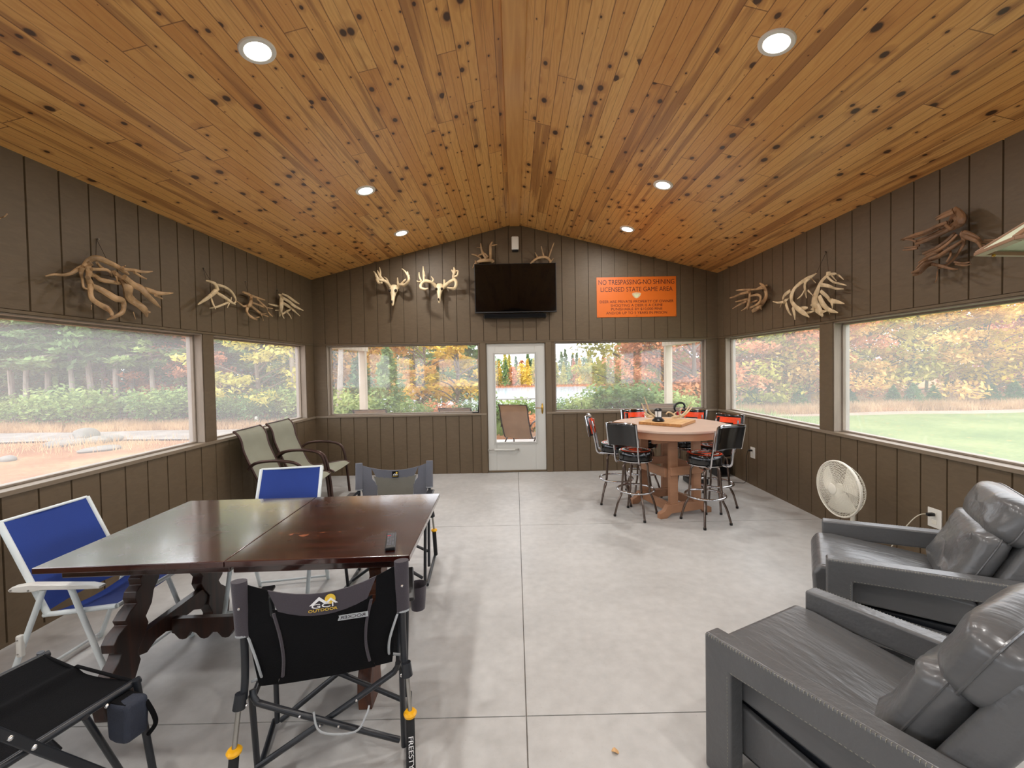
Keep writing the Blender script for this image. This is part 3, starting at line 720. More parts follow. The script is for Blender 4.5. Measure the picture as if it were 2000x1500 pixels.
hang('antler tip poking in at the left edge of the picture', 'antler_bundle', LA, 0, 380, 15, 'X', XL, 1, .06, 2, 'bone_dark')
R1 = [[(600,380,11),(650,420,24),(680,480,26),(690,560,28),(650,640,33),(580,710,38),(500,770,24)], [(610,690,22),(620,750,8)], [(700,410,14),(620,430,16),(560,460,12)], [(470,470,16),(380,470,14),(270,480,7)], [(450,500,20),(330,530,16),(240,570,12),(180,585,6)],
 [(455,480,18),(460,560,22),(450,640,26),(430,720,20),(440,745,10)], [(440,600,18),(350,620,14),(260,640,7)], [(420,630,16),(330,670,14),(220,735,6)], [(430,700,14),(390,735,10),(340,765,6)], [(470,560,14),(560,540,18),(610,570,20),(600,640,20),(540,690,18),(470,720,14)], [(480,650,14),(560,620,11)], [(460,470,14),(540,465,12),(640,450,14)]]
hang('small twisted antler bundle nearest the corner on the right wall', 'antler_bundle', R1, 1400, 500, 7.143, 'X', XR, -1, .08, 4, 'bone_dark')
R2 = [[(1390,240,14),(1330,280,20),(1250,320,26),(1150,390,28),(1080,460,30),(1040,560,36),(1050,640,34),(1090,700,33),(1150,750,38),(1220,800,33),(1290,855,8)], [(1030,480,24),(950,540,26),(920,600,20)], [(1010,580,20),(960,620,26),(930,660,18)],
 [(780,635,6),(850,650,13),(930,640,18)], [(910,640,14),(880,720,6)], [(960,640,24),(980,720,24),(1010,790,16),(1040,830,8)], [(1060,720,28),(1080,800,24),(1090,890,10)], [(1150,740,28),(1220,730,28),(1270,720,12)], [(1220,800,24),(1300,785,15),(1370,765,7)],
 [(1300,310,18),(1240,360,24),(1230,440,30),(1240,520,20),(1250,585,8)], [(1220,480,18),(1180,550,13),(1120,600,5)], [(1270,480,14),(1340,550,5)], [(1310,300,10),(1380,375,5)]]
hang('pale curved palmate antler on the right wall, left one of the large pair', 'moose_antler', R2, 1400, 500, 7.143, 'X', XR, -1, .08, 6, 'bone', [((1530, -60), (1390, 240))], 'large pair of pale antlers on the right wall')
R3 = [[(1530,235,14),(1590,240,18),(1500,310,24),(1440,390,32),(1400,490,42),(1370,590,56),(1380,690,70),(1430,760,56),(1480,840,15)], [(1450,400,28),(1560,420,24),(1660,455,16),(1770,460,5)], [(1450,490,26),(1530,560,28),(1590,620,33),(1680,640,26),(1780,665,6)], [(1600,630,26),(1610,690,18),(1610,740,9)],
 [(1430,560,33),(1480,670,42),(1560,750,33),(1640,775,20),(1690,790,6)], [(1560,760,18),(1575,810,6)], [(1370,700,28),(1310,680,12)], [(1350,740,28),(1310,745,8)], [(1450,780,28),(1530,770,8)], [(1530,260,18),(1640,250,18),(1700,270,14),(1770,330,5)], [(1600,270,14),(1670,350,8)], [(1540,290,16),(1620,360,16),(1710,385,13),(1810,410,5)]]
hang('pale broad palmate antler on the right wall, right one of the large pair', 'moose_antler', R3, 1400, 500, 7.143, 'X', XR, -1, .09, 7, 'bone', [((1530, -60), (1560, 235))], 'large pair of pale antlers on the right wall')
R4 = [[(980,90,28),(1060,170,46),(1060,260,46),(1000,310,38),(860,380,26),(700,460,26),(520,540,24),(370,590,14)], [(940,110,28),(800,170,24),(680,230,8)], [(880,270,24),(720,330,24),(560,410,26),(400,460,24),(250,510,14),(170,540,5)], [(960,420,18),(860,520,20),(720,630,24),(580,700,24),(480,735,12)],
 [(1060,560,18),(960,620,20),(820,710,24),(700,790,26),(560,840,18),(460,880,16),(380,960,8)], [(1060,430,24),(1100,560,18),(1040,680,16),(960,800,14),(850,900,12),(700,965,10)], [(640,880,18),(540,920,24),(430,1020,24),(340,1055,15)],
 [(1100,420,33),(1180,450,33),(1290,500,24),(1370,560,16),(1430,570,8)], [(1230,470,18),(1320,580,18),(1380,690,14)], [(1380,560,7),(1550,550,5),(1680,540,4)], [(1080,540,24),(1180,470,24)], [(950,860,12),(1080,880,12),(1190,860,8)], [(400,650,14),(280,675,12),(170,680,6)], [(900,250,33),(960,160,38),(1000,240,30)],
 [(700,990,6),(690,1100,5),(670,1160,4)], [(620,890,18),(760,920,18),(900,960,14),(1010,970,8)], [(420,870,12),(520,800,16),(640,740,18),(780,680,18)], [(380,550,12),(300,530,9),(220,520,7)], [(820,300,20),(900,360,18),(960,300,20)], [(860,640,12),(900,740,14),(840,860,12)]]
rj = random.Random(4)
R4 += [[(p[0]+dx_, p[1]+dy_, p[2]*.85) for p in st] for st in R4[:13] for dx_, dy_ in [(rj.uniform(-40, 40), rj.uniform(-45, 45))]]
hang('dark brown shaggy antler tangle high on the right wall near the hanging lamp', 'antler_bundle', R4, 1740, 400, 7.692, 'X', XR, -1, .10, 11, 'antler_brown', sc=1.25)

FL[0] = .85
# skull mounts on the back wall and loose antlers over the television
def skull_mount(label, cx, top, bot, wd, lst, rnd, grp):
    org = atY(710+cx/5, 460+top/5, D); s = 5*FPX/D/5*1.0
    rt = empty('deer_skull_mount', label, 'skull mount', org, 0, grp); T0 = Matrix.Translation(-V(org))
    m = D/FPX/5     # metres per crop pixel
    H = (bot-top)*m
    mb = MB(); n = 14
    prof = [(0, .62, .075), (.06, .9, .1), (.16, 1.0, .11), (.28, .98, .105), (.40, .72, .09), (.55, .5, .075), (.7, .4, .062), (.85, .34, .05), (.95, .26, .035), (1.0, .12, .015)]
    vs = []; fs = []
    for t_, wf, dp in prof:
        for j in range(n):
            a = 2*math.pi*j/n
            vs.append((org[0]+wd*m/2*wf*math.cos(a), D-.07-.16*t_*(1-t_*.35)-dp*.5*math.sin(a), org[2]-H*t_-.0))
    for i in range(len(prof)-1):
        for j in range(n): fs.append((i*n+j, i*n+(j+1) % n, (i+1)*n+(j+1) % n, (i+1)*n+j))
    fs += [tuple(range(n-1, -1, -1)), tuple((len(prof)-1)*n+j for j in range(n))]
    mb.add(vs, fs); sk = mb.build('skull', M['skull'], rt, smooth=True, M=T0)
    for sx_ in (-1, 1):
        c = (org[0]+sx_*wd*m*.34, D-.155, org[2]-H*.30)
        MB().ball(c, wd*m*.15, .03, wd*m*.17, n=12).build('eye_socket', M['cavity'], rt, smooth=True, M=T0)
    MB().ball((org[0], D-.215, org[2]-H*.84), wd*m*.09, .018, wd*m*.18, n=10).build('nose_cavity', M['cavity'], rt, smooth=True, M=T0)
    mb = MB()
    for st in lst: strands(mb, [st], 710, 460, 5, 'Y', D, -1, .13, rnd+len(st), rmin=.004)
    mb.build('antler', M['bone'], rt, smooth=True, M=T0)
    MB().cyl((org[0], D, org[2]-H*.1), (org[0], D-.075, org[2]-H*.1), .012, 8).build('wall_hook', M['black_metal'], rt, M=T0)
S1 = [[(285,515,13,.10),(262,500,14,.12),(235,465,14,.16),(200,440,14,.2),(150,432,15,.24),(128,400,14,.26),(115,370,8,.26),(100,350,5,.25)], [(130,425,14,.25),(150,465,12,.3),(180,460,8,.34)], [(200,440,12,.2),(160,395,12,.22),(135,340,5,.2)], [(160,415,10,.22),(165,360,8,.21),(155,310,4,.19)], [(250,480,10,.13),(225,425,8,.12),(200,405,4,.1)],
 [(335,515,13,.10),(355,480,14,.14),(400,482,16,.2),(435,450,14,.26),(441,410,13,.28),(420,370,10,.27),(395,340,6,.25),(375,325,4,.24)], [(438,410,10,.28),(430,350,4,.26)], [(440,400,8,.28),(448,385,4,.27)], [(343,500,12,.11),(335,460,10,.12),(332,410,4,.13)], [(360,480,10,.15),(400,440,10,.2),(410,425,5,.2)]]
S2 = [[(725,520,15,.10),(690,480,18,.13),(660,455,14,.16),(610,435,10,.2),(595,430,5,.22)], [(660,455,12,.16),(590,450,14,.22),(560,480,14,.27),(560,510,14,.3),(600,525,12,.32),(630,515,6,.33)], [(670,455,10,.16),(682,430,8,.15),(660,400,4,.14)], [(590,445,10,.21),(585,370,10,.2),(582,300,4,.18)], [(565,445,8,.24),(545,400,8,.23),(543,360,5,.22)], [(560,450,8,.24),(530,450,7,.26),(522,440,4,.26)], [(590,350,6,.2),(600,400,5,.21)],
 [(775,515,15,.10),(810,480,18,.14),(850,450,18,.18),(890,432,16,.22),(905,470,16,.27),(890,515,14,.3),(850,515,12,.32),(815,508,6,.33)], [(880,430,14,.21),(880,390,14,.22),(890,350,16,.22),(882,310,5,.21)], [(890,400,12,.22),(915,390,10,.24),(925,345,6,.24)], [(885,370,14,.22),(860,335,6,.21)], [(790,500,14,.12),(790,430,10,.13)], [(890,350,10,.22),(925,342,6,.23)]]
skull_mount('deer skull with upright antlers, left of the two by the television', 312, 492, 700, 82, S1, 1, 'deer skull mounts on the back wall')
skull_mount('deer skull with wide drop-tined antlers, closer to the television', 754, 480, 675, 76, S2, 2, 'deer skull mounts on the back wall')
T1 = [[(1068,318,6),(1090,280,12),(1130,250,16),(1190,240,18),(1250,245,18),(1268,262,16)], [(1150,240,10),(1140,218,9),(1100,192,9),(1055,182,5)], [(1200,228,14),(1160,160,12),(1150,120,9),(1145,75,4)], [(1155,120,8),(1105,115,4)], [(1235,235,14),(1240,160,13),(1240,100,12),(1258,60,5)], [(1245,100,8),(1305,88,4)], [(1120,195,6),(1180,175,8),(1215,210,8)], [(1100,270,8),(1090,245,5)]]
T2 = [[(1608,308,5),(1640,265,9),(1700,220,11),(1770,210,12),(1810,230,12),(1826,262,11)], [(1700,215,8),(1675,165,4)], [(1760,210,8),(1735,105,4)], [(1805,220,9),(1830,150,8),(1860,70,4)], [(1828,255,6),(1855,222,3)]]
for st, lb, rn in ((T1, 'branching shed antler propped on the left end of the television', 3), (T2, 'thin upright tined shed antler on the right end of the television', 5)):
    org = atY(710+st[0][0][0]/5, 516, D-.08); rt = empty('shed_antler', lb, 'antler', org, 0, 'shed antlers on the television')
    mb = MB(); strands(mb, st, 710, 460, 5, 'Y', D, -1, .085, rn); mb.build('antler', M['bone_dark'], rt, smooth=True, M=Matrix.Translation(-V(org)))

# outlets with flex
def outlet(y, z, label):
    rt = empty('wall_outlet', label, 'outlet', (XR, y, z), 0, 'white wall outlets')
    MB().box(-.009, -.0005, -.052, .052, -.072, .072).build('cover_plate', M['white_plastic'], rt, bevel=.002)
    for k in (-1, 1): MB().box(-.012, -.0092, -.018, .018, k*.03-.016, k*.03+.016).build('socket', M['cream_plastic'], rt, bevel=.004)
    return rt
outlet(5.597, .44, 'white outlet on the right wall behind the bar stools'); outlet(3.149, .435, 'white outlet on the right wall behind the recliner')
def cord(name, pts, label, mat, plug, r=.0035, cat='power cord'):
    rt = empty(name, label, cat, pts[0]); T0 = Matrix.Translation(-V(pts[0]))
    MB().tube(cr(pts, 8), r, 8).build('flex', M[mat], rt, smooth=True, M=T0)
    a = V(pts[0]); MB().box(-.052, 0, -.014, .014, -.012, .012).build('plug', M['black_plastic'], rt, bevel=.005)
cord('power_cord', [(3.138, 5.597, .47), (3.08, 5.60, .46), (3.07, 5.62, .3), (3.09, 5.66, .05), (3.02, 5.72, .006), (2.8, 5.9, .006)], 'black cord dropping from the outlet behind the bar stools', 'rubber', 1)
cord('power_cord', [(3.138, 3.149, .465), (3.05, 3.17, .455), (2.98, 3.2, .36), (2.92, 3.26, .18), (2.86, 3.34, .03), (2.80, 3.42, .006)], 'ivory cord running down from the outlet behind the recliner', 'wire', 1)

# ================================================================ FURNITURE
R = math.radians
# ---- dining table with carved trestle legs
dt = empty('dining_table', 'dark mahogany trestle table with carved scalloped legs on the left side', 'table', (-1.366, 2.419, 0), R(1.83))
for a, b in ((-.845, -.0015), (.0015, .845)):
    lf = MB().box(a, b, -.488, .488, .733, .762).build('tabletop_leaf', M['dark_wood'], dt, bevel=.004)
MB().box(-.775, -.01, -.43, .43, .684, .7325).box(.01, .79, -.44, .44, .684, .7325).build('under_leaf', M['dark_wood'], dt, bevel=.006)
MB().box(-.70, -.55, -.36, .36, .655, .684).box(.55, .70, -.36, .36, .655, .684).build('bearer', M['leg_wood'], dt, bevel=.008)
lp = [(-.17,.656),(-.205,.63),(-.20,.605),(-.238,.58),(-.23,.545),(-.262,.525),(-.272,.495),(-.262,.465),(-.30,.445),(-.332,.415),(-.322,.39),(-.37,.368),(-.397,.335),(-.392,.295),(-.355,.272),(-.372,.24),(-.42,.2),(-.45,.15),(-.455,.08),(-.44,0)]
rp = [(-.27,0),(-.285,.10),(-.25,.17),(-.265,.22),(-.22,.28),(-.195,.33),(-.21,.37),(-.17,.42),(-.155,.48),(-.115,.53),(-.12,.58),(-.06,.62),(-.045,.656)]
for cx in (-.614, .606):
    for sg_ in (1, -1):
        MB().prism([(y*sg_, z) for y, z in lp+rp], cx-.032, cx+.032, lambda a, b, t: (t, a, b)).build('leg', M['leg_wood'] if not (cx > 0 and sg_ > 0) else M['worn_wood'], dt, bevel=.004)
    sc = [(-.26, .285), (.26, .285), (.26, .19), (.2, .17), (.14, .2), (.07, .2), (0, .165), (-.07, .2), (-.14, .2), (-.2, .17), (-.26, .19)]
    MB().prism(sc, cx-.022, cx+.022, lambda a, b, t: (t, a, b)).build('trestle_rail', M['leg_wood'], dt, bevel=.004)
sc = [(-.592, .25), (.584, .25), (.584, .17)]
for i in range(10):
    x = .584-1.176*(i+.5)/10; sc += [(x+.045, .165+.01*(i % 2)), (x+.02, .135), (x, .13), (x-.02, .135), (x-.045, .165)]
sc += [(-.592, .17)]
MB().prism(sc, -.038, -.002, lambda a, b, t: (a, t, b)).build('stretcher', M['leg_wood'], dt, bevel=.003)
rc = empty('remote_control', 'black television remote on the dark table', 'remote control', (-.636, 2.103, .7625), R(14))
MB().box(-.024, .024, -.1, .1, 0, .018).build('body', M['black_plastic'], rc, bevel=.006)
mb = MB()
for i in range(9):
    for j in range(3): mb.box(-.016+j*.012, -.008+j*.012, -.07+i*.017, -.061+i*.017, .0178, .0195)
mb.build('buttons', M['mid_cloth'], rc); MB().box(-.018, .0, .045, .052, .0178, .020).build('red_button', M['red'], rc)

# ---- folding rocker camp chairs
def rocker(label, loc, rz, top, side, mid, sleeve, back_logo, grp):
    rt = empty('rocking_camp_chair', label, 'camp chair', loc, rz, grp); bm_, st = M['black_metal'], M['steel']
    hw = .288
    def bk(x, z):      # back surface y for lateral x, height z
        t_ = (.86-z)/.4; return .005+.03*t_ - .05*(1-(x/hw)**2)*(.35+.65*math.sin(math.pi*min(1, max(0, t_))))
    def panel(nm, x0, x1, z0, z1, mat, off, th=.004, n=8):
        def f(u, v):
            zt, zb = z0(u), z1(u); z = zt+(zb-zt)*v
            x = (x0(v) if callable(x0) else x0)*(1-u)+(x1(v) if callable(x1) else x1)*u
            return (x, bk(x, z)+off, z)
        return MB().sheet(f, n, n, th).build(nm, M[mat], rt, smooth=True)
    sag = lambda x: .862-.068*(1-(x/hw)**2)
    X = lambda a, b, u: a+(b-a)*u
    xi = lambda v: .175-.03*math.sin(v*math.pi)
    low = lambda v: .262-.03*v
    # side wings and the centre
    panel('back_panel', lambda v: -xi(v), lambda v: xi(v), lambda u: sag(X(-.17, .17, u))-.065, lambda u: .445, mid, 0)
    tb = panel('top_band', lambda v: -.19+.035*v, lambda v: .19-.035*v, lambda u: sag(X(-.19, .19, u)), lambda u: sag(X(-.19, .19, u))-.078, top, -.001, .006)
    for s_ in (-1, 1):
        panel('back_wing', lambda v: s_*(.19-.02*v if v < .35 else xi(v)), lambda v: s_*(.262-.045*max(0, v-.5)), lambda u: sag(s_*X(.19, .262, u)), lambda u: .448, side, 0)
        MB().tube(cr([(s_*.17, bk(.17, .75)-.004, .74), (s_*.150, bk(.15, .65)-.004, .65), (s_*.145, bk(.15, .56)-.004, .56), (s_*.155, bk(.15, .48)-.004, .48)], 5), .006, 6).build('seam', M['piping' if mid != 'black_cloth' else 'charcoal_cloth'], rt, smooth=True)
        sl = MB().tube([(s_*.285, .0, .868), (s_*.284, .012, .76), (s_*.283, .024, .655)], [.028, .028, .029], 14, flat=.6).build('sleeve', M[sleeve], rt, smooth=True)
        MB().lathe([(.0295, -.004), (.0295, .004)], 14, Matrix.Translation((s_*.283, .024, .657)) @ Matrix.Diagonal((1, .62, 1, 1)), cap=False).build('hem', M['piping'], sl)
        MB().ball((s_*.285, -.008, .77), .006, n=8).build('snap', M['rivet'], sl)
        MB().tube(cr([(s_*.265, bk(.26, .65), .65), (s_*.235, bk(.2, .58)-.01, .57), (s_*.228, bk(.2, .5)-.005, .5), (s_*.235, .04, .475), (s_*.27, .045, .46)], 5), .005, 6).build('edge_piping', M['piping'], rt, smooth=True)
        # frame
        MB().tube(cr([(s_*.284, .002, .855), (s_*.283, .025, .65), (s_*.285, .03, .5), (s_*.287, .012, .42)], 4), .0125, 12, flat=1.2).build('back_upright', bm_, rt, smooth=True)
        MB().tube(cr([(s_*.284, .03, .64), (s_*.30, .12, .635), (s_*.305, .33, .63), (s_*.305, .40, .60), (s_*.30, .42, .52), (s_*.29, .40, .3), (s_*.28, .37, .04)], 5), .0115, 10).build('arm_frame', bm_, rt, smooth=True)
        MB().box(s_*.305-.028, s_*.305+.028, .10, .40, .642, .658).build('armrest', M['black_plastic'], rt, bevel=.007)
        MB().tube(cr([(s_*.30, .40, .03), (s_*.295, .2, .014), (s_*.295, -.02, .014), (s_*.30, -.14, .03)], 5), .0115, 10).build('ground_rail', bm_, rt, smooth=True)
        MB().cyl((s_*.275, .055, .40), (s_*.275, .1, .03), .0115, 10).build('rear_leg', bm_, rt, smooth=True)
        kn = MB().tube([(s_*.293, .006, .45), (s_*.297, -.002, .40)], [.019, .022], 12).build('hinge_knuckle', bm_, rt, smooth=True)
        MB().ball((s_*.275, .0, .405), .007, n=8).build('rivet', M['rivet'], kn)
        MB().cyl((s_*.297, -.004, .41), (s_*.305, -.035, .28), .0085, 12).build('piston_rod', st, rt, smooth=True)
        MB().lathe([(.012, 0), (.023, .002), (.026, .012), (.02, .02), (.012, .022)], 16, Matrix.Translation((s_*.305, -.036, .262))).build('yellow_collar', M['yellow'], rt, smooth=True)
        pc = MB().cyl((s_*.305, -.036, .264), (s_*.305, -.115, .03), .0165, 14).build('shock_tube', M['rubber'], rt, smooth=True)
        if s_ > 0: text('FREESTYLE', .026, basis((s_*.305, -.078-.0185, .15), (0, -.32, -.95), (1, 0, 0)), M['print_white'], pc, width=.13)
        # seat rail
        MB().cyl((s_*.262, .04, .41), (s_*.262, .42, .445), .0115, 10).build('seat_rail', bm_, rt, smooth=True)
    for y in (.03, .34):
        for s_ in (-1, 1):
            o = MB().tube(cr([(s_*.262, y, .44), (s_*.25, y+.01*s_, .405), (s_*.19, y+.012*s_, .365), (-s_*.26, y+.012*s_, .13 if y < .2 else .06)], 5), .0115, 10).build('cross_brace', bm_, rt, smooth=True)
            for k in (.2, .5): MB().ball((s_*(.19-.45*k), y+.012*s_-.012, .365-k*.235), .005, n=8).build('rivet', M['rivet'], o)
    MB().sheet(lambda u, v: (-.255+.51*u, .10+.31*v, .43+.02*v-.03*math.sin(math.pi*u)), 10, 8, .006).build('seat', M['black_cloth' if mid == 'black_cloth' else 'mid_cloth'], rt, smooth=True)
    MB().tube(cr([(-.05, -.0, .33), (-.02, -.03, .27), (.10, -.04, .25), (.14, -.02, .29), (.15, 0, .31)], 5), .004, 6).build('latch_wire', M['piping'], rt, smooth=True)
    MB().lathe([(.032, 0), (.04, .10), (.042, .115)], 14, Matrix.Translation((.35, .30, .50)), cap=False).build('cup_pouch', M[sleeve], rt, smooth=True)
    # printed marks
    def mark(y, s, face):
        X_ = (1, 0, 0) if face < 0 else (-1, 0, 0); e = .0012
        MB().prism([(.019*math.cos(i*.314)*s+.026*s*(1 if face < 0 else -1), .772+.019*math.sin(i*.314)*s) for i in range(20)], y, y+face*e, lambda a, b, t: (a, t, b)).build('logo_sun', M['sun_yellow'], rt)
        mb = MB()
        for cx_, h, w_ in ((-.012, .03, .034), (.028, .022, .024)):
            cx_ *= (1 if face < 0 else -1)
            mb.prism([((cx_-w_)*s, .756), (cx_*s, .756+h*s), ((cx_+w_)*s, .756), ((cx_+w_*.62)*s, .756), (cx_*s, .756+h*.55*s), ((cx_-w_*.62)*s, .756)], y+face*e, y+face*2*e, lambda a, b, t: (a, t, b))
        mb.build('logo_mountain', M['print_white'], rt)
        text('GCI', .022*s, basis((0, y+face*3*e, .752), X_, (0, 0, 1)), M['print_white'], rt, width=.075*s)
        text('OUTDOOR', .014*s, basis((0, y+face*3*e, .752-.016*s), X_, (0, 0, 1)), M['sun_yellow'], rt, width=.1*s)
    if back_logo:
        mark(bk(0, .76)-.006, 1.0, -1)
        bd = MB().box(.05, .158, bk(.1, .69)-.006, bk(.1, .69)-.0045, .682, .702).build('badge', M['piping'], rt)
        text('ROCKER', .016, basis((.104, bk(.1, .69)-.0068, .692), (-1, 0, 0), (0, 0, 1)), M['charcoal_cloth'], bd, width=.09)
    else:
        MB().box(-.025, .025, bk(0, .76)+.003, bk(0, .76)+.0085, .735, .785).build('logo_patch', M['black_cloth'], rt)
        mark(bk(0, .76)+.0085, .42, 1)
    return rt
rocker('black folding rocker chair with its back to the camera, in front of the dark table', (-.742, 1.602, 0), R(14.3), 'charcoal_cloth', 'black_cloth', 'black_cloth', 'charcoal_cloth', True, 'rocking camp chairs')
rocker('grey folding rocker chair behind the right end of the dark table, facing the camera', (-1.007, 3.485, 0), R(180+4.3), 'mid_cloth', 'mid_cloth', 'mesh_cloth', 'mid_cloth', False, 'rocking camp chairs')

# ---- blue folding chairs
def blue_chair(label, loc, rz):
    rt = empty('folding_chair', label, 'folding chair', loc, rz, 'blue folding chairs'); w_ = M['white_frame']; hw = .215
    for s_ in (-1, 1):
        x = s_*hw
        MB().tube(cr([(x, 0, .885), (x, .11, .66), (x, .235, .405)], 4), .0125, 12, flat=1.3).build('back_post', w_, rt, smooth=True)
        MB().cyl((x, .215, .408), (x, .595, .452), .0125, 12).build('seat_rail', w_, rt, smooth=True)
        ar = MB().prism([(.09, .56), (.11, .575), (.20, .588), (.50, .586), (.56, .576), (.56, .566), (.50, .563), (.26, .56), (.21, .55), (.16, .548), (.10, .55)], x+s_*.012, x+s_*.052, lambda a, b, t: (t, a, b)).build('armrest', M['white_plastic'], rt, bevel=.006)
        MB().ball((x+s_*.053, .11, .562), .005, n=8).ball((x+s_*.053, .20, .56), .005, n=8).build('rivet', M['steel'], ar)
        xo = x+s_*.028
        MB().cyl((xo, .25, .555), (xo, .02, 0), .013, 12).build('rear_leg', w_, rt, smooth=True)
        MB().cyl((xo, .39, .56), (xo, .60, 0), .013, 12).build('front_leg', w_, rt, smooth=True)
        bx = MB().box(xo+s_*.008-.006, xo+s_*.008+.018*s_, .12, .15, .22, .33).build('hinge_bracket', M['white_plastic'], rt, bevel=.008)
        MB().ball((xo+s_*.028, .135, .31), .004, n=8).ball((xo+s_*.028, .135, .24), .004, n=8).build('rivet', M['steel'], bx)
    MB().cyl((-hw, 0, .885), (hw, 0, .885), .008, 10).build('top_tube', w_, rt, smooth=True); MB().cyl((-hw, .595, .452), (hw, .595, .452), .011, 10).build('front_tube', w_, rt, smooth=True)
    MB().cyl((-hw-.03, .03, .03), (hw+.03, .03, .03), .008, 10).build('foot_bar', w_, rt, smooth=True); MB().cyl((-hw-.03, .56, .10), (hw+.03, .56, .10), .008, 10).build('foot_bar', w_, rt, smooth=True)
    MB().sheet(lambda u, v: (-.205+.41*u, .005+.225*v-.03*math.sin(math.pi*u)*(.4+v*.6), .882-.455*v), 8, 6, .004).build('back_fabric', M['blue_mesh'], rt, smooth=True)
    MB().sheet(lambda u, v: (-.205+.41*u, .25+.34*v, .415+.042*v-.025*math.sin(math.pi*u)), 8, 6, .004).build('seat_fabric', M['blue_mesh'], rt, smooth=True)
    return rt
blue_chair('blue folding chair at the left end of the dark table, by the wall', (-2.635, 2.375, 0), R(-91.5))
blue_chair('blue folding chair behind the dark table, next to the grey rocker chair', (-1.735, 3.27, 0), R(180+10.3))

# ---- high-backed sling patio chairs
def sling_chair(label, loc, rz, fab, grp, frame='bronze'):
    rt = empty('patio_chair', label, 'patio chair', loc, rz, grp); hw = .262; f = M[frame]
    prof = cr([(-.015, 1.005), (.03, .965), (.06, .90), (.085, .78), (.16, .60), (.235, .44), (.30, .385), (.42, .385), (.60, .415), (.72, .43), (.78, .40)], 5)
    for s_ in (-1, 1):
        MB().tube([(s_*hw, y, z) for y, z in prof], .0125, 10).build('side_rail', f, rt, smooth=True)
        MB().tube(cr([(s_*(hw+.012), .13, .60), (s_*(hw+.03), .20, .66), (s_*(hw+.035), .32, .685), (s_*(hw+.035), .50, .68), (s_*(hw+.03), .64, .64), (s_*(hw+.025), .70, .54), (s_*(hw+.02), .735, .30), (s_*(hw+.02), .76, .012)], 5), .0125, 10, flat=1.35).build('arm_and_front_leg', f, rt, smooth=True)
        MB().tube(cr([(s_*(hw+.012), .62, .40), (s_*(hw+.012), .40, .36), (s_*(hw+.012), .22, .22), (s_*(hw+.012), .10, .012)], 5), .0125, 10).build('rear_leg', f, rt, smooth=True)
    MB().cyl((-hw, -.015, 1.003), (hw, -.015, 1.003), .008, 10).build('top_tube', f, rt, smooth=True); MB().cyl((-hw, .40, .375), (hw, .40, .375), .011, 10).build('cross_tube', f, rt, smooth=True)
    n = len(prof)-1
    def fn(u, v):
        i = min(int(v*n), n-1); t_ = v*n-i; y = prof[i][0]*(1-t_)+prof[i+1][0]*t_; z = prof[i][1]*(1-t_)+prof[i+1][1]*t_
        return (-hw+2*hw*u, y-.012*math.sin(math.pi*u), z-.012*math.sin(math.pi*u)*(1 if z < .5 else 0))
    MB().sheet(fn, 6, 40, .004).build('sling', M[fab], rt, smooth=True)
    return rt
sling_chair('olive high-backed sling chair in the left corner, the one nearer the camera', (-2.99, 4.745, 0), R(-90+4.5), 'sling', 'olive sling chairs')
sling_chair('olive high-backed sling chair in the left corner, nearest the back wall', (-3.0, 5.365, 0), R(-90+2), 'sling', 'olive sling chairs')
PG = 'tan sling chairs on the porch'
sling_chair('tan porch chair whose top shows at the left end of the left back window', (-2.39, 6.93, -.02), R(3), 'tan_sling', PG)
sling_chair('tan porch chair whose top shows near the door side of the left back window', (-1.0, 6.93, -.02), R(-2), 'tan_sling', PG)
sling_chair('tan porch chair seen through the glass of the white door', (-.06, 7.35, -.02), R(-22), 'tan_sling', PG)
sling_chair('tan porch chair seen through the right back window behind the lantern', (2.36, 7.0, -.02), R(-8), 'tan_sling', PG)

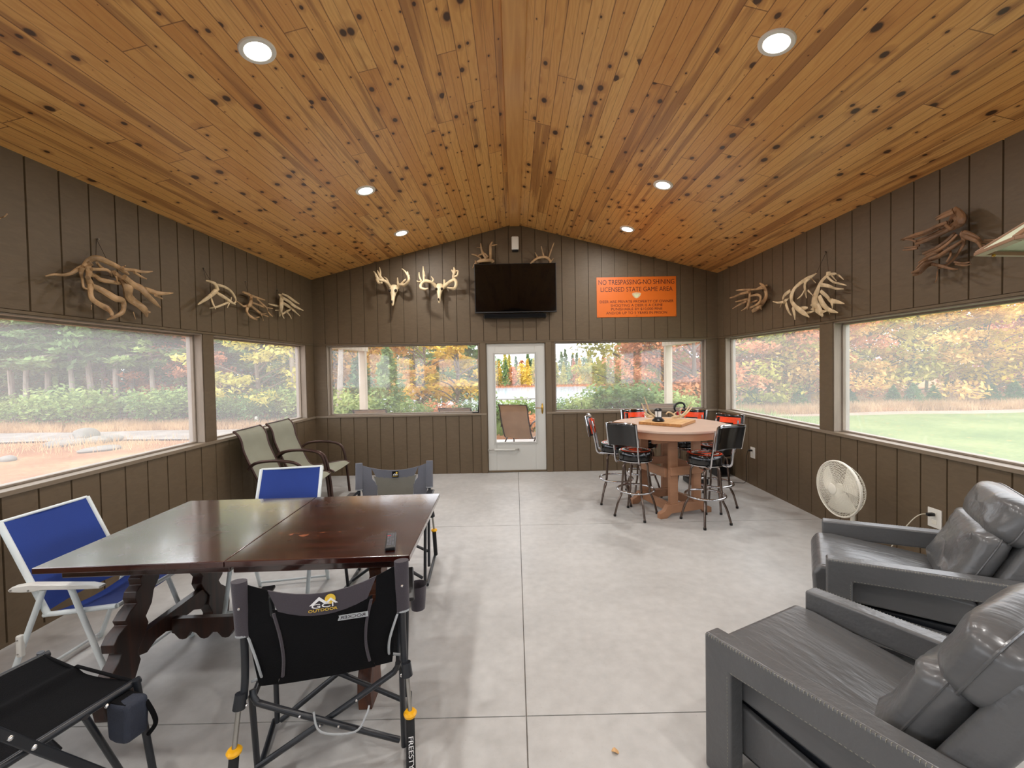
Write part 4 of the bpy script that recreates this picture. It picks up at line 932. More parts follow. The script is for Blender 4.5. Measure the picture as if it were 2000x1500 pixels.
# ---- grey leather recliners
def recliner(label, loc, rz):
    rt = empty('recliner', label, 'recliner', loc, rz, 'grey leather recliners'); le, lc = M['leather'], M['leather_crease']
    hw = .376; aw = .078
    for s_ in (-1, 1):
        xa, xb = s_*hw, s_*(hw-aw)
        P = [(0, 0.0), (0, .55), (-.80, .597), (-.86, .56), (-.86, 0), (-.76, 0), (-.76, .49), (-.117, .445), (-.117, 0)]
        a = MB().prism(P, xa, xb, lambda p, q, t: (t, p, q)).build('arm', le, rt, bevel=.012, seg=4)
        mb = MB(); xs_ = xa+s_*.001
        L = .80; k = 64
        for i in range(k):
            y = -.012-(L-.03)*i/k; z = .55+.047*(-y/.8)-.004; mb.box(min(xs_, xs_-s_*.006), max(xs_, xs_-s_*.006), y-.0009, y+.0009, z-.006, z+.0022)
        mb.build('edge_stitching', M['stitch'], a); mb = MB()
        for i in range(30): z = .03+.41*i/30; mb.box(min(xs_-s_*.002, xs_+s_*.0005), max(xs_-s_*.002, xs_+s_*.0005), -.106, -.1045, z, z+.007)
        mb.build('post_stitching', M['stitch'], a); mb = MB()
        for i in range(44): y = -.12-.62*i/44; z = .455+.07*(-y-.117); mb.box(min(xs_-s_*.002, xs_+s_*.0005), max(xs_-s_*.002, xs_+s_*.0005), y-.007, y, z, z+.0015)
        mb.build('rail_stitching', M['stitch'], a)
    wi = hw-aw-.008
    # seat with a rounded front roll, footrest panel, side panels
    def cushion(nm, x0, x1, prof, mat, bev, puff=0):
        return MB().prism(prof, x0, x1, lambda p, q, t: (t, p, q)).build(nm, mat, rt, bevel=bev, seg=5)
    cushion('seat_cushion', -wi, wi, [(.055, .30), (.065, .42), (.03, .475), (-.05, .482), (-.35, .462), (-.60, .44), (-.62, .30)], lc, .022)
    cushion('footrest', -wi+.004, wi-.004, [(.03, .10), (.055, .13), (.055, .285), (.03, .298), (-.04, .298), (-.04, .10)], le, .018)
    for s_ in (-1, 1):
        MB().prism([(-.05, .10), (-.05, .285), (-.66, .235), (-.66, .08)], s_*wi, s_*(wi-.03), lambda p, q, t: (t, p, q)).build('side_panel', le, rt, bevel=.01, seg=3)
    MB().box(-wi+.04, wi-.04, -.66, -.06, .05, .28).build('base_frame', M['black_metal'], rt, bevel=.01)
    # reclined back: frame of reference along the slope
    an = R(25.3); o_ = V((0, -.575, .44))
    def onback(x, up, off): return (x, o_.y-up*math.sin(an)+off*math.cos(an), o_.z+up*math.cos(an)+off*math.sin(an))
    def soft(nm, hx, u0, u1, f0, f1, mat, e=.42, seed=0, wr=0):
        mb = MB(); nx, ny = 26, 20; cu, hu = (u0+u1)/2, (u1-u0)/2; cf, hf = (f0+f1)/2, (f1-f0)/2
        sgp = lambda q, ee: math.copysign(abs(q)**ee, q)
        vs = []; fs = []; n1, n2 = 40, 20
        for i in range(n2+1):
            a_ = math.pi*i/n2-math.pi/2
            for j in range(n1):
                b_ = 2*math.pi*j/n1
                x = hx*sgp(math.cos(a_), .6)*sgp(math.cos(b_), e); y = hu*sgp(math.cos(a_), .6)*sgp(math.sin(b_), e); z = hf*sgp(math.sin(a_), .8)
                p = V((x*3, y*9, seed)); z += wr*noise.noise(V((x*7+seed, y*22, seed)))*(1 if z > 0 else .3)
                vs.append(onback(x, cu+y, cf+z))
        for i in range(n2):
            for j in range(n1): fs.append((i*n1+j, i*n1+(j+1) % n1, (i+1)*n1+(j+1) % n1, (i+1)*n1+j))
        fs += [tuple(range(n1-1, -1, -1)), tuple(n2*n1+j for j in range(n1))]
        mb.add(vs, fs); return mb.build(nm, mat, rt, smooth=True)
    vs = []
    P8 = [(-.285, -.12), (-.30, .26), (-.27, .49), (-.22, .53), (.22, .53), (.27, .49), (.30, .26), (.285, -.12)]
    MB().prism(P8, -.13, -.03, lambda a_, b_, t: onback(a_, b_, t)).build('back_shell', le, rt, bevel=.03, seg=5)
    bc = soft('back_cushion', .268, -.03, .36, -.05, .115, lc, .25, 3, .02)
    hp = soft('head_pillow', .286, .31, .55, -.10, .105, lc, .45, 8, .009)
    for o2, hx, u0, u1, f in ((bc, .269, -.02, .35, .035), (hp, .287, .322, .538, .01)):
        cu, hu = (u0+u1)/2, (u1-u0)/2
        pts = [onback(hx*math.copysign(abs(math.cos(b))**(.25 if o2 is bc else .4), math.cos(b)), cu+(hu+.013)*math.copysign(abs(math.sin(b))**(.25 if o2 is bc else .4), math.sin(b)), f) for b in [2*math.pi*i/60 for i in range(60)]]
        MB().tube(pts, .004, 6, closed=True).build('piping', le, o2, smooth=True)
    return rt
recliner('grey leather recliner in the right foreground, nearest the camera', (1.081, 1.8415, 0), R(25.7))
recliner('grey leather recliner in front of the white fan, by the right wall', (1.898, 2.595, 0), R(55.5))

# ---- black camp chair at the lower left corner
cc = empty('camp_chair', 'black cloth camp chair at the bottom left corner with a navy cup pouch', 'camp chair', (-1.793, 1.735, 0), R(-17.5))
def cseat(u, v):
    x = -.28+.56*u; y = -.46*v; rg = .016*math.exp(-((x+.06)/.03)**2)
    return (x, y, .42-.03*math.sin(math.pi*u)+rg-.01*v)
MB().sheet(cseat, 30, 8, .008).build('seat', M['black_cloth'], cc, smooth=True)
MB().tube([(-.28, .0, .42), (-.08, .0, .402), (-.06, .0, .415), (.28, .0, .42)], .006, 8).build('seat_hem', M['black_cloth'], cc, smooth=True)
bm_ = M['black_metal']
for s_ in (-1, 1):
    MB().cyl((s_*.285, .02, .415), (s_*.285, -.50, .405), .014, 12).build('seat_rail', bm_, cc, smooth=True)
    MB().cyl((s_*.30, .0, .43), (s_*.335, .03, 0), .0125, 12).build('front_leg', bm_, cc, smooth=True)
    MB().cyl((s_*.30, -.48, .42), (s_*.335, -.55, 0), .0125, 12).build('rear_leg', bm_, cc, smooth=True)
    MB().tube(cr([(s_*.30, -.46, .40), (s_*.30, -.56, .70), (s_*.30, -.62, .92)], 4), .0125, 12).build('back_post', bm_, cc, smooth=True)
for s_ in (-1, 1): MB().cyl((s_*.305, -.16, .41), (s_*.20, .0, .02), .011, 10).build('diagonal_strut', bm_, cc, smooth=True)
MB().bar((-.315, -.55, .79), (-.315, -.12, .17), .03, .018, up=(1, 0, 0)).build('side_brace', bm_, cc, bevel=.005)
sb_ = MB().bar((.315, -.55, .79), (.315, -.12, .17), .03, .018, up=(1, 0, 0)).build('side_brace', bm_, cc, bevel=.005)
for k in (.46, .58): MB().ball((.327, -.55+.43*k, .79-.62*k), .009, n=8).build('rivet', M['rivet'], sb_, smooth=True)
MB().sheet(lambda u, v: (-.29+.58*u, -.50-.12*v-.03*math.sin(math.pi*u), .50+.42*v), 8, 6, .006).build('back_fabric', M['black_cloth'], cc, smooth=True)
pc = MB().prism([(-.06, 0), (.055, .01), (.06, -.05), (.055, -.10), (.05, -.14), (-.01, -.15), (-.055, -.145), (-.06, -.08)], -.05, .05, lambda a, b, t: (.335+a, -.05+t*.8, .40+b)).build('cup_pouch', M['navy_cloth'], cc, bevel=.02, seg=4)
MB().tube(cr([(.385, -.02, .38), (.405, -.01, .33), (.40, .0, .28), (.375, -.01, .24)], 5), .008, 8).build('pouch_strap', M['black_cloth'], pc, smooth=True)
MB().prism([(-.045, 0), (.042, .003), (.046, -.02), (-.048, -.02)], -.04, .04, lambda a, b, t: (.335+a, -.05+t*.8, .4035+b)).build('pouch_mouth_shade', M['black_cloth'], pc, bevel=.004)  # black slab stands in for the shaded hollow of the open pouch
MB().ball((.30, -.095, .40), .008, n=8).build('snap', M['rivet'], pc, smooth=True)

# ---- round bar table
bt = empty('bar_table', 'round cedar coloured high table in the right back corner', 'table', (1.735, 4.80, 0), math.atan2(.174, .56))
MB().lathe([(0, .93), (.61, .93), (.625, .938), (.625, .955), (.618, .962), (0, .962)], 64, cap=False).build('tabletop', M['poly_top'], bt, smooth=True)
MB().lathe([(.57, .93), (.605, .93), (.605, .862), (.57, .862), (.57, .93)], 64, cap=False).build('apron_ring', M['poly'], bt, smooth=True)
for sy in (-1, 1):
    y = sy*.265
    pr = [(-.33, 0), (-.25, 0), (-.19, .045), (.19, .045), (.25, 0), (.33, 0), (.33, .055), (.27, .08), (.23, .14), (-.23, .14), (-.27, .08), (-.33, .055)]
    MB().prism(pr, y-.03, y+.03, lambda a, b, t: (a, t, b)).build('sled_foot', M['poly'], bt, bevel=.004)
    for sx_ in (-1, 1): MB().box(sx_*.15-.05, sx_*.15+.05, y-.02, y+.02, .14, .862).build('leg', M['poly'], bt, bevel=.003)
    MB().box(-.20, .20, y-.045, y-.021, .45, .54).box(-.40, .40, y-.02, y+.02, .80, .8615).build('side_rail', M['poly'], bt, bevel=.003)
for sx_ in (-1, 1):
    MB().box(sx_*.215-.015, sx_*.215+.015, -.235, .235, .42, .52).build('cross_rail', M['poly'], bt, bevel=.003)
    MB().box(sx_*.175-.02, sx_*.175+.02, -.235, .235, .05, .14).build('low_rail', M['poly'], bt, bevel=.003)

# ---- chrome stools
def arc_text(s, r, a0, step, size, z, mat, parent):
    mb = MB()
    for i, ch in enumerate(s):
        if ch == ' ': continue
        cu = bpy.data.curves.new('t', 'FONT'); cu.body = ch; cu.size = size; cu.align_x = 'CENTER'; cu.align_y = 'CENTER'; cu.extrude = .0005
        to = bpy.data.objects.new('t', cu); C.objects.link(to); bpy.context.view_layer.update()
        me = bpy.data.meshes.new_from_object(to.evaluated_get(bpy.context.evaluated_depsgraph_get())); bpy.data.objects.remove(to); bpy.data.curves.remove(cu)
        a = a0-step*i; Mx = Matrix.Translation((r*math.cos(a), r*math.sin(a), z)) @ Matrix.Rotation(a-math.pi/2, 4, 'Z')
        mb.add([v.co for v in me.vertices], [tuple(p.vertices) for p in me.polygons], Mx); bpy.data.meshes.remove(me)
    return mb.build('lettering', mat, parent, fixn=False)
def make_stool(label):
    rt = empty('bar_stool', label, 'bar stool', (0, 0, 0), 0, 'chrome bar stools'); ch, dc = M['chrome'], M['dark_chrome']
    st = MB().lathe([(0, .615), (.165, .615), (.178, .625), (.182, .66), (.182, .69), (.172, .712), (.14, .718), (0, .72)], 40, cap=False).build('seat', M['vinyl_black'], rt, smooth=True)
    MB().lathe([(.146, .7185), (.152, .7195), (.158, .7178)], 40, cap=False).build('seat_ring', M['vinyl_orange'], st)
    MB().lathe([(0, .7205), (.07, .7203), (.073, .7185)], 32, cap=False).build('seat_emblem', M['vinyl_orange'], st)
    MB().prism([(-.07, -.022), (.07, -.022), (.07, .022), (-.07, .022)], .7206, .7212, lambda a, b, t: (a, b, t)).build('seat_bar', M['vinyl_black'], st)
    arc_text('HARLEY-DAVIDSON', .117, math.pi*.5+.98, .14, .036, .7195, M['vinyl_white'], st); arc_text('MOTORCYCLES', .117, math.pi*1.5+.75, .15, .034, .7195, M['vinyl_white'], st)
    MB().lathe([(.155, .600), (.176, .604), (.178, .614), (.155, .615)], 40, cap=False).build('chrome_band', ch, rt, smooth=True)
    MB().lathe([(.04, .55), (.06, .56), (.07, .599)], 20).build('swivel', dc, rt, smooth=True)
    for k in range(4):
        a = math.pi/4+k*math.pi/2; c, s_ = math.cos(a), math.sin(a)
        l = MB().tube(cr([(r*c, r*s_, z) for r, z in ((.04, .588), (.105, .58), (.135, .54), (.142, .45), (.155, .30), (.163, .235), (.20, .15), (.236, .02))], 4), .0115, 10).build('leg', dc, rt, smooth=True)
        MB().cyl((.236*c, .236*s_, .022), (.237*c, .237*s_, 0), .0145, 10).build('foot_tip', M['rubber'], l, smooth=True)
    MB().tube([(.193*math.cos(2*math.pi*i/40), .193*math.sin(2*math.pi*i/40), .285) for i in range(40)], .0115, 10, closed=True).build('foot_ring', ch, rt, smooth=True)
    MB().tube([(.178*math.cos(math.pi/4+k*math.pi/2), .178*math.sin(math.pi/4+k*math.pi/2), .285) for k in range(0)] or [(0, .1, .285), (0, .1, .286)], .001, 4)
    for s_ in (-1, 1):
        MB().tube(cr([(s_*.10, -.08, .606), (s_*.12, -.17, .604), (s_*.13, -.21, .63), (s_*.13, -.225, .72), (s_*.132, -.252, .86), (s_*.13, -.27, .98)], 5), .0085, 8, flat=1.6).build('back_strut', ch, rt, smooth=True)
    def bp(u, v, o): a = (u-.5)*1.0; return (.34*math.sin(a), -.60+.345*math.cos(a)-.05*v+o, .80+.235*v)
    def rr(u, v):   # rounded pad outline
        return u, v
    bkp = MB().sheet(lambda u, v: bp(u, v, 0), 12, 6, .042).build('back_pad', M['vinyl_black'], rt, bevel=.016, seg=4)
    MB().sheet(lambda u, v: bp(.07+.86*u, .12+.76*v, .0222), 12, 4, .003).build('back_flame', M['vinyl_orange'], bkp, smooth=True)
    MB().sheet(lambda u, v: bp(.28+.44*u, .40+.22*v, .0245), 8, 2, .003).build('back_bar', M['vinyl_black'], bkp, smooth=True)
    MB().sheet(lambda u, v: bp(.31+.38*u, .46+.10*v, .0265), 8, 2, .002).build('back_print', M['vinyl_white'], bkp, smooth=True)
    MB().sheet(lambda u, v: bp(.10+.10*u, .15+.35*v, .0245), 3, 2, .002).sheet(lambda u, v: bp(.78+.12*u, .55+.3*v, .0245), 3, 2, .002).build('flame_black_print', M['vinyl_black'], bkp, smooth=True)  # black print patches on the orange flame pad
    for s_ in (.14, .86): MB().ball(bp(s_, .5, .026), .008, n=8).build('button', ch, bkp, smooth=True)
    MB().tube([V(bp(u, v, 0)) for u, v in [(0, 0), (0, .5), (0, 1)]+[(i/10, 1.0) for i in range(1, 10)]+[(1, 1), (1, .5), (1, 0)]], .011, 8).build('back_rim', ch, rt, smooth=True)
    return rt
S0 = make_stool('x')
SP = [(1.19, 5.05, .97, -.25, 'chrome stool at the far left of the round table, seen from its side'), (1.29, 4.574, .63, .77, 'chrome stool at the front left of the round table, black back to the camera'),
      (1.938, 4.325, -.33, .94, 'chrome stool at the front right of the round table, nearest the camera'), (2.24, 4.76, -.82, -.57, 'chrome stool right of the round table with its orange flame back in view'),
      (1.60, 5.33, .05, -1, 'chrome stool behind the round table, left of the lantern, under the window'), (2.12, 5.28, -.62, -.78, 'chrome stool behind the round table, nearest the corner under the window')]
for i, (x, y, fx, fy, lb) in enumerate(SP):
    o = S0 if i == 0 else copy_tree(S0); o.location = (x, y, 0); o.rotation_euler = (0, 0, math.atan2(fy, fx)-math.pi/2); o['label'] = lb

# ---- things on the round table
bb = empty('serving_board', 'square wooden board under the lantern on the round table', 'wooden board', (1.72, 4.80, .9625), R(50))
MB().box(-.24, .24, -.235, .235, 0, .034).build('board', M['board_wood'], bb, bevel=.005)
MB().box(-.245, -.2405, -.232, .232, .003, .031).box(-.238, .238, -.2405, -.236, .003, .031).build('bark_edge', M['bark_edge'], bb)
ln = empty('lantern', 'small black lantern with a white frosted globe on the wooden board', 'lantern', (1.60, 4.74, .997))
MB().lathe([(0, 0), (.065, 0), (.068, .012), (.055, .028), (.042, .036), (.04, .05), (0, .05)], 28, cap=False).build('base', M['black_plastic'], ln, smooth=True)
MB().lathe([(0, .05), (.032, .05), (.034, .115), (0, .115)], 24, cap=False).build('globe', M['lantern_glass'], ln, smooth=True)
MB().lathe([(0, .115), (.042, .115), (.042, .13), (.034, .14), (.02, .146), (0, .147)], 24, cap=False).build('cap', M['black_plastic'], ln, smooth=True)
for k in range(3): a = k*2.09; MB().cyl((.038*math.cos(a), .038*math.sin(a), .045), (.038*math.cos(a), .038*math.sin(a), .118), .003, 6).build('guard_rod', M['black_metal'], ln)
TA = [[(830,295,8),(780,270,10),(740,230,9),(715,160,7),(690,90,3)], [(800,290,8),(745,275,9),(710,250,9),(685,200,7),(665,150,3)], [(770,285,8),(720,285,8),(695,255,7)]]
TB = [[(960,290,8),(1010,285,13),(1060,270,10),(1100,230,8),(1125,190,6),(1145,150,3)], [(1030,290,10),(1080,270,9),(1130,225,7),(1155,190,5),(1160,180,3)], [(1000,280,10),(960,250,8),(925,240,7),(905,260,6)], [(1040,275,10),(1040,240,7),(1060,200,4)], [(990,285,9),(985,255,6),(1010,235,4)]]
for st, lb, rn in ((TA, 'pale curved antler left of the lantern on the wooden board', 2), (TB, 'pale forked antler right of the lantern on the wooden board', 4)):
    org = V(atY(1120+st[0][0][0]/5, 760+st[0][0][1]/5, 4.78)); org.z = 1.0
    rt = empty('shed_antler', lb, 'antler', org, 0, 'antlers on the round table'); mb = MB()
    strands(mb, st, 1120, 757, 5, 'Y', 4.95, -1, .08, rn, sc=1.0); mb.build('antler', M['bone'], rt, smooth=True, M=Matrix.Translation(-org))

# ---- white pedestal fan
fn_ = empty('pedestal_fan', 'white round fan standing by the right wall', 'fan', (2.77, 3.57, 0), R(92))
# head faces local +y
FZ = .548; FR = .228
mb = MB(); rm = MB()
def ringp(r, y, n=48): return [(r*math.cos(2*math.pi*i/n), y, FZ+r*math.sin(2*math.pi*i/n)) for i in range(n)]
dome = lambda r: .085-.045*(r/FR)**2
for i in range(1, 13): mb.tube(ringp(FR*i/13, dome(FR*i/13)), .0016, 4, closed=True)
for i in range(84):
    a = 2*math.pi*i/84; mb.tube([(r*math.cos(a+r*2.5), dome(r)+.001, FZ+r*math.sin(a+r*2.5)) for r in (.045, .08, .12, .16, .20, FR)], .0016, 4)
fg = mb.build('front_grille', M['cream_plastic'], fn_)
MB().ball((0, .088, FZ), .046, .010, .046, n=24).build('badge', M['cream_plastic'], fg, smooth=True)
MB().tube(ringp(FR+.004, .035), .008, 8, closed=True, flat=1.6).build('rim', M['cream_plastic'], fn_, smooth=True)
mb = MB(); bkd = lambda r: -.085+.105*(r/FR)**5
for i in range(1, 8): mb.tube(ringp(.05+(FR-.05)*i/8, bkd(.05+(FR-.05)*i/8)), .0014, 4, closed=True)
for i in range(64):
    a = 2*math.pi*i/64; mb.tube([(r*math.cos(a), bkd(r), FZ+r*math.sin(a)) for r in (.05, .12, .18, .215, FR)], .0014, 4)
mb.build('rear_grille', M['cream_plastic'], fn_)
mb = MB()
for k in range(3):
    a0 = k*2*math.pi/3+.4
    mb.sheet(lambda u, v: ((.04+.16*u)*math.cos(a0+(v-.5)*1.35), .005+.05*v-.01, FZ+(.04+.16*u)*math.sin(a0+(v-.5)*1.35)), 6, 6, .002)
mb.ball((0, .02, FZ), .045, .03, .045, n=20); mb.build('blades', M['cream_plastic'], fn_, smooth=True)
MB().ball((0, -.10, FZ), .055, .075, .055, n=20).build('motor', M['cream_plastic'], fn_, smooth=True)
MB().box(-.025, .025, -.12, -.075, FZ-.15, FZ-.03).build('neck', M['cream_plastic'], fn_, bevel=.01)
MB().cyl((0, -.095, .03), (0, -.095, FZ-.14), .018, 16).build('pole', M['cream_plastic'], fn_, smooth=True)
MB().bar((-.2, -.295, .015), (.2, .105, .015), .05, .022).bar((.2, -.295, .0155), (-.2, .105, .0155), .05, .022).build('cross_base', M['cream_plastic'], fn_, bevel=.006)

# ---- hexagonal hanging lamp with pale panels, right edge
hl = empty('hanging_lamp', 'brown framed hanging lamp with pale panels at the right edge of the picture', 'hanging lamp', (2.545, 1.909, 2.15))
HR = .32; kk = .25; hz = .17
c6 = [(HR*math.cos(2.187+i*math.pi/3), HR*math.sin(2.187+i*math.pi/3)) for i in range(6)]
for i in range(6):
    a, b = c6[i], c6[(i+1) % 6]; q_ = .86
    MB().add([(a[0], a[1], .004), (b[0], b[1], .004), (b[0]*q_, b[1]*q_, 0), (a[0]*q_, a[1]*q_, 0), (a[0], a[1], .022), (b[0], b[1], .022), (b[0]*q_, b[1]*q_, .022), (a[0]*q_, a[1]*q_, .022)], [(0, 1, 2, 3), (4, 7, 6, 5), (0, 4, 5, 1), (1, 5, 6, 2), (2, 6, 7, 3), (3, 7, 4, 0)]).build('lower_rim', M['lamp_frame'], hl, bevel=.004)
    MB().bar((a[0]*.97, a[1]*.97, .02), (a[0]*kk, a[1]*kk, hz), .028, .012).build('rib', M['lamp_frame'], hl, bevel=.003)
    MB().sheet(lambda u, v: ((a[0]*(1-u)+b[0]*u)*(.95-v*(.95-kk)), (a[1]*(1-u)+b[1]*u)*(.95-v*(.95-kk)), .02+(hz-.02)*v), 2, 2, .004).build('glass_panel', M['shade_glass'], hl)
MB().lathe([(0, hz-.01), (.09, hz-.01), (.08, hz+.02), (.03, hz+.05), (0, hz+.05)], 24, cap=False).build('cap', M['lamp_frame'], hl, smooth=True)
MB().ball((c6[0][0]*.78, c6[0][1]*.78, -.006), .008, n=10).build('clip', M['brass'], hl, smooth=True)
zt = zc(2.545)-2.15
MB().cyl((0, 0, hz+.04), (0, 0, zt-.012), .006, 8).build('rod', M['lamp_frame'], hl); MB().lathe([(.05, -.02), (.055, .012)], 20, Matrix.Translation((0, 0, zt-.022))).build('canopy', M['lamp_frame'], hl, smooth=True)

# ---- odds and ends
vc = empty('upright_vacuum', 'red and black upright cleaner leaning behind the round table', 'vacuum cleaner', (2.46, 5.80, 0))
MB().box(-.13, .13, -.14, .12, 0, .09).build('floor_head', M['black_plastic'], vc, bevel=.02)
MB().cyl((0, .02, .08), (-.03, .04, .46), .065, 18).build('canister', M['red'], vc, smooth=True)
MB().tube(cr([(-.03, .04, .46), (-.10, .04, .66), (-.18, .03, .88), (-.24, .02, .98)], 4), .018, 10).build('wand', M['red'], vc, smooth=True)
MB().tube(cr([(-.24, .02, .97), (-.27, .02, 1.03), (-.24, .02, 1.09), (-.16, .02, 1.10), (-.13, .02, 1.05), (-.19, .02, .96)], 5), .014, 10).build('loop_handle', M['black_plastic'], vc, smooth=True)
MB().tube(cr([(.0, -.05, .12), (.1, -.09, .25), (.03, -.08, .42), (-.08, -.06, .35), (-.04, -.05, .2)], 5), .014, 8).build('hose', M['red'], vc, smooth=True)
bx = empty('equipment_box', 'black box on the floor in the right back corner', 'box', (2.97, 6.17, 0))
MB().box(-.09, .11, -.12, .14, 0, .26).build('body', M['black_plastic'], bx, bevel=.012); MB().box(-.085, .085, -.1225, -.1205, .03, .23).build('grille', M['black_cloth'], bx)
rd = empty('black_rod', 'black rod leaning in the right corner of the left back window', 'rod', (-.585, D+.05, ZS+.001))
MB().cyl((0, 0, .004), (.025, .03, .36), .009, 10).build('shaft', M['black_plastic'], rd, smooth=True); MB().box(-.09, -.0, -.02, .02, 0, .016).build('clip', M['black_plastic'], rd, bevel=.004)
lf_ = empty('dry_leaf', 'small dry leaf on the concrete floor near the bottom of the picture', 'leaf', (.395, 1.745, .001))
MB().sheet(lambda u, v: ((u-.5)*.035, (v-.5)*.022*(1-abs(2*u-1)**2+.1), .006*math.sin(u*5)+.004), 8, 4, .001).build('blade', M['board_wood'], lf_, smooth=True)

# ================================================================ OUTDOORS
def sst(a, b, x): t = max(0, min(1, (x-a)/(b-a))); return t*t*(3-2*t)
def gh(x, y):
    m = sst(-.55*y-4, -.30*y-1.5, x)*(1-sst(.28*y+1, .42*y+3, x))
    h = -.14-3.9*sst(14, 54, y)*(m if y < 100 else 1)
    if y > 104: h += .9*sst(104, 112, y)*1.0
    return h + .05*noise.noise(V((x*.3, y*.3, 0)))*sst(8, 16, math.hypot(x, y))
def terrain_material():
    m, t, p = new_mat('autumn_ground'); g = N(t, 'ShaderNodeNewGeometry'); sp = N(t, 'ShaderNodeSeparateXYZ'); t.links.new(g.outputs['Position'], sp.inputs[0])
    a = N(t, 'ShaderNodeTexNoise'); a.inputs['Scale'].default_value = .55; a.inputs['Detail'].default_value = 6; b = N(t, 'ShaderNodeTexNoise'); b.inputs['Scale'].default_value = 9; b.inputs['Detail'].default_value = 6; b.inputs['Roughness'].default_value = .7
    for n in (a, b): t.links.new(g.outputs['Position'], n.inputs['Vector'])
    r = N(t, 'ShaderNodeValToRGB'); t.links.new(mth(t, 'ADD', mth(t, 'MULTIPLY', a.outputs[0], .62), mth(t, 'MULTIPLY', b.outputs[0], .38)), r.inputs[0])
    e = r.color_ramp.elements; e[0].position = .40; e[0].color = lin(126, 84, 58); e[1].position = .60; e[1].color = lin(146, 124, 92); q = e.new(.5); q.color = lin(140, 103, 74)
    t.links.new(r.outputs[0], p.inputs['Base Color']); p.inputs['Roughness'].default_value = .95; p.inputs['Specular IOR Level'].default_value = .1
    bm = N(t, 'ShaderNodeBump'); bm.inputs['Strength'].default_value = .6; bm.inputs['Distance'].default_value = .05; t.links.new(b.outputs[0], bm.inputs['Height']); t.links.new(bm.outputs[0], p.inputs['Normal'])
    return m
def patch_material(name, c1, c2, c3, sc=3.0, fleck=None):
    m, t, p = new_mat(name); g = N(t, 'ShaderNodeNewGeometry')
    a = N(t, 'ShaderNodeTexNoise'); a.inputs['Scale'].default_value = sc*.15; a.inputs['Detail'].default_value = 5; b = N(t, 'ShaderNodeTexNoise'); b.inputs['Scale'].default_value = sc*4; b.inputs['Detail'].default_value = 5
    for n in (a, b): t.links.new(g.outputs['Position'], n.inputs['Vector'])
    r = N(t, 'ShaderNodeValToRGB'); t.links.new(mth(t, 'ADD', mth(t, 'MULTIPLY', a.outputs[0], .55), mth(t, 'MULTIPLY', b.outputs[0], .45)), r.inputs[0])
    e = r.color_ramp.elements; e[0].position = .38; e[0].color = lin(*c1); e[1].position = .62; e[1].color = lin(*c3); q = e.new(.5); q.color = lin(*c2); c = r.outputs[0]
    if fleck:
        v = N(t, 'ShaderNodeTexVoronoi'); v.inputs['Scale'].default_value = 3.2; t.links.new(g.outputs['Position'], v.inputs['Vector'])
        c = mixc(t, mth(t, 'LESS_THAN', v.outputs['Distance'], .13), c, lin(*fleck))
    t.links.new(c, p.inputs['Base Color']); p.inputs['Roughness'].default_value = .95; p.inputs['Specular IOR Level'].default_value = .1
    bm = N(t, 'ShaderNodeBump'); bm.inputs['Strength'].default_value = .5; bm.inputs['Distance'].default_value = .04; t.links.new(b.outputs[0], bm.inputs['Height']); t.links.new(bm.outputs[0], p.inputs['Normal'])
    return m
def ground_patch(name, xs, ys, mat, lift):
    mb = MB(); vs = [(x, y, gh(x, y)+lift(x, y)) for y in ys for x in xs]; W = len(xs)
    mb.add(vs, [(j*W+i, j*W+i+1, (j+1)*W+i+1, (j+1)*W+i) for j in range(len(ys)-1) for i in range(W-1)])
    return struct(mb.build(name, mat, smooth=True, fixn=False))
fr_ = lambda a, b, n: [a+(b-a)*i/n for i in range(n+1)]
ground_patch('ground', fr_(-110, -20, 30)+fr_(-18.5, 26, 60)+fr_(30, 120, 24), fr_(-30, 8, 20)+fr_(9, 60, 60)+fr_(63, 220, 50), terrain_material(), lambda x, y: 0 if not (-3.6 < x < 3.7 and y < 10) else -.10)
ground_patch('lawn', fr_(3.62, 44, 50), fr_(-20, 13.6, 34), patch_material('leaf_strewn_lawn', (88, 104, 62), (102, 116, 70), (120, 128, 82), 4, (146, 126, 78)), lambda x, y: .035)
ground_patch('dirt_path', fr_(5, 44, 40), fr_(13.5, 14.4, 3), patch_material('pale_dirt', (142, 122, 106), (152, 133, 118), (162, 146, 131), 6), lambda x, y: .03)
ground_patch('gravel_drive', fr_(-40, -4.5, 50), fr_(11.3, 13.0, 5), patch_material('grey_gravel', (122, 115, 109), (136, 129, 123), (150, 144, 138), 14), lambda x, y: .04)
wm, wt, wp = new_mat('lake_water'); wp.inputs['Base Color'].default_value = lin(150, 168, 180); wp.inputs['Roughness'].default_value = .12; wp.inputs['Specular IOR Level'].default_value = .8
wn_ = N(wt, 'ShaderNodeTexNoise'); wn_.inputs['Scale'].default_value = .7; wn_.inputs['Detail'].default_value = 4; wtc = N(wt, 'ShaderNodeTexCoord'); wmp = N(wt, 'ShaderNodeMapping'); wmp.inputs['Scale'].default_value = (1, 3.5, 1)
wt.links.new(wtc.outputs['Object'], wmp.inputs[0]); wt.links.new(wmp.outputs[0], wn_.inputs['Vector']); wb = N(wt, 'ShaderNodeBump'); wb.inputs['Strength'].default_value = .35; wb.inputs['Distance'].default_value = .3
wt.links.new(wn_.outputs[0], wb.inputs['Height']); wt.links.new(wb.outputs[0], wp.inputs['Normal'])
struct(MB().box(-120, 130, 38, 118, -3.6, -3.25).build('lake', wm))

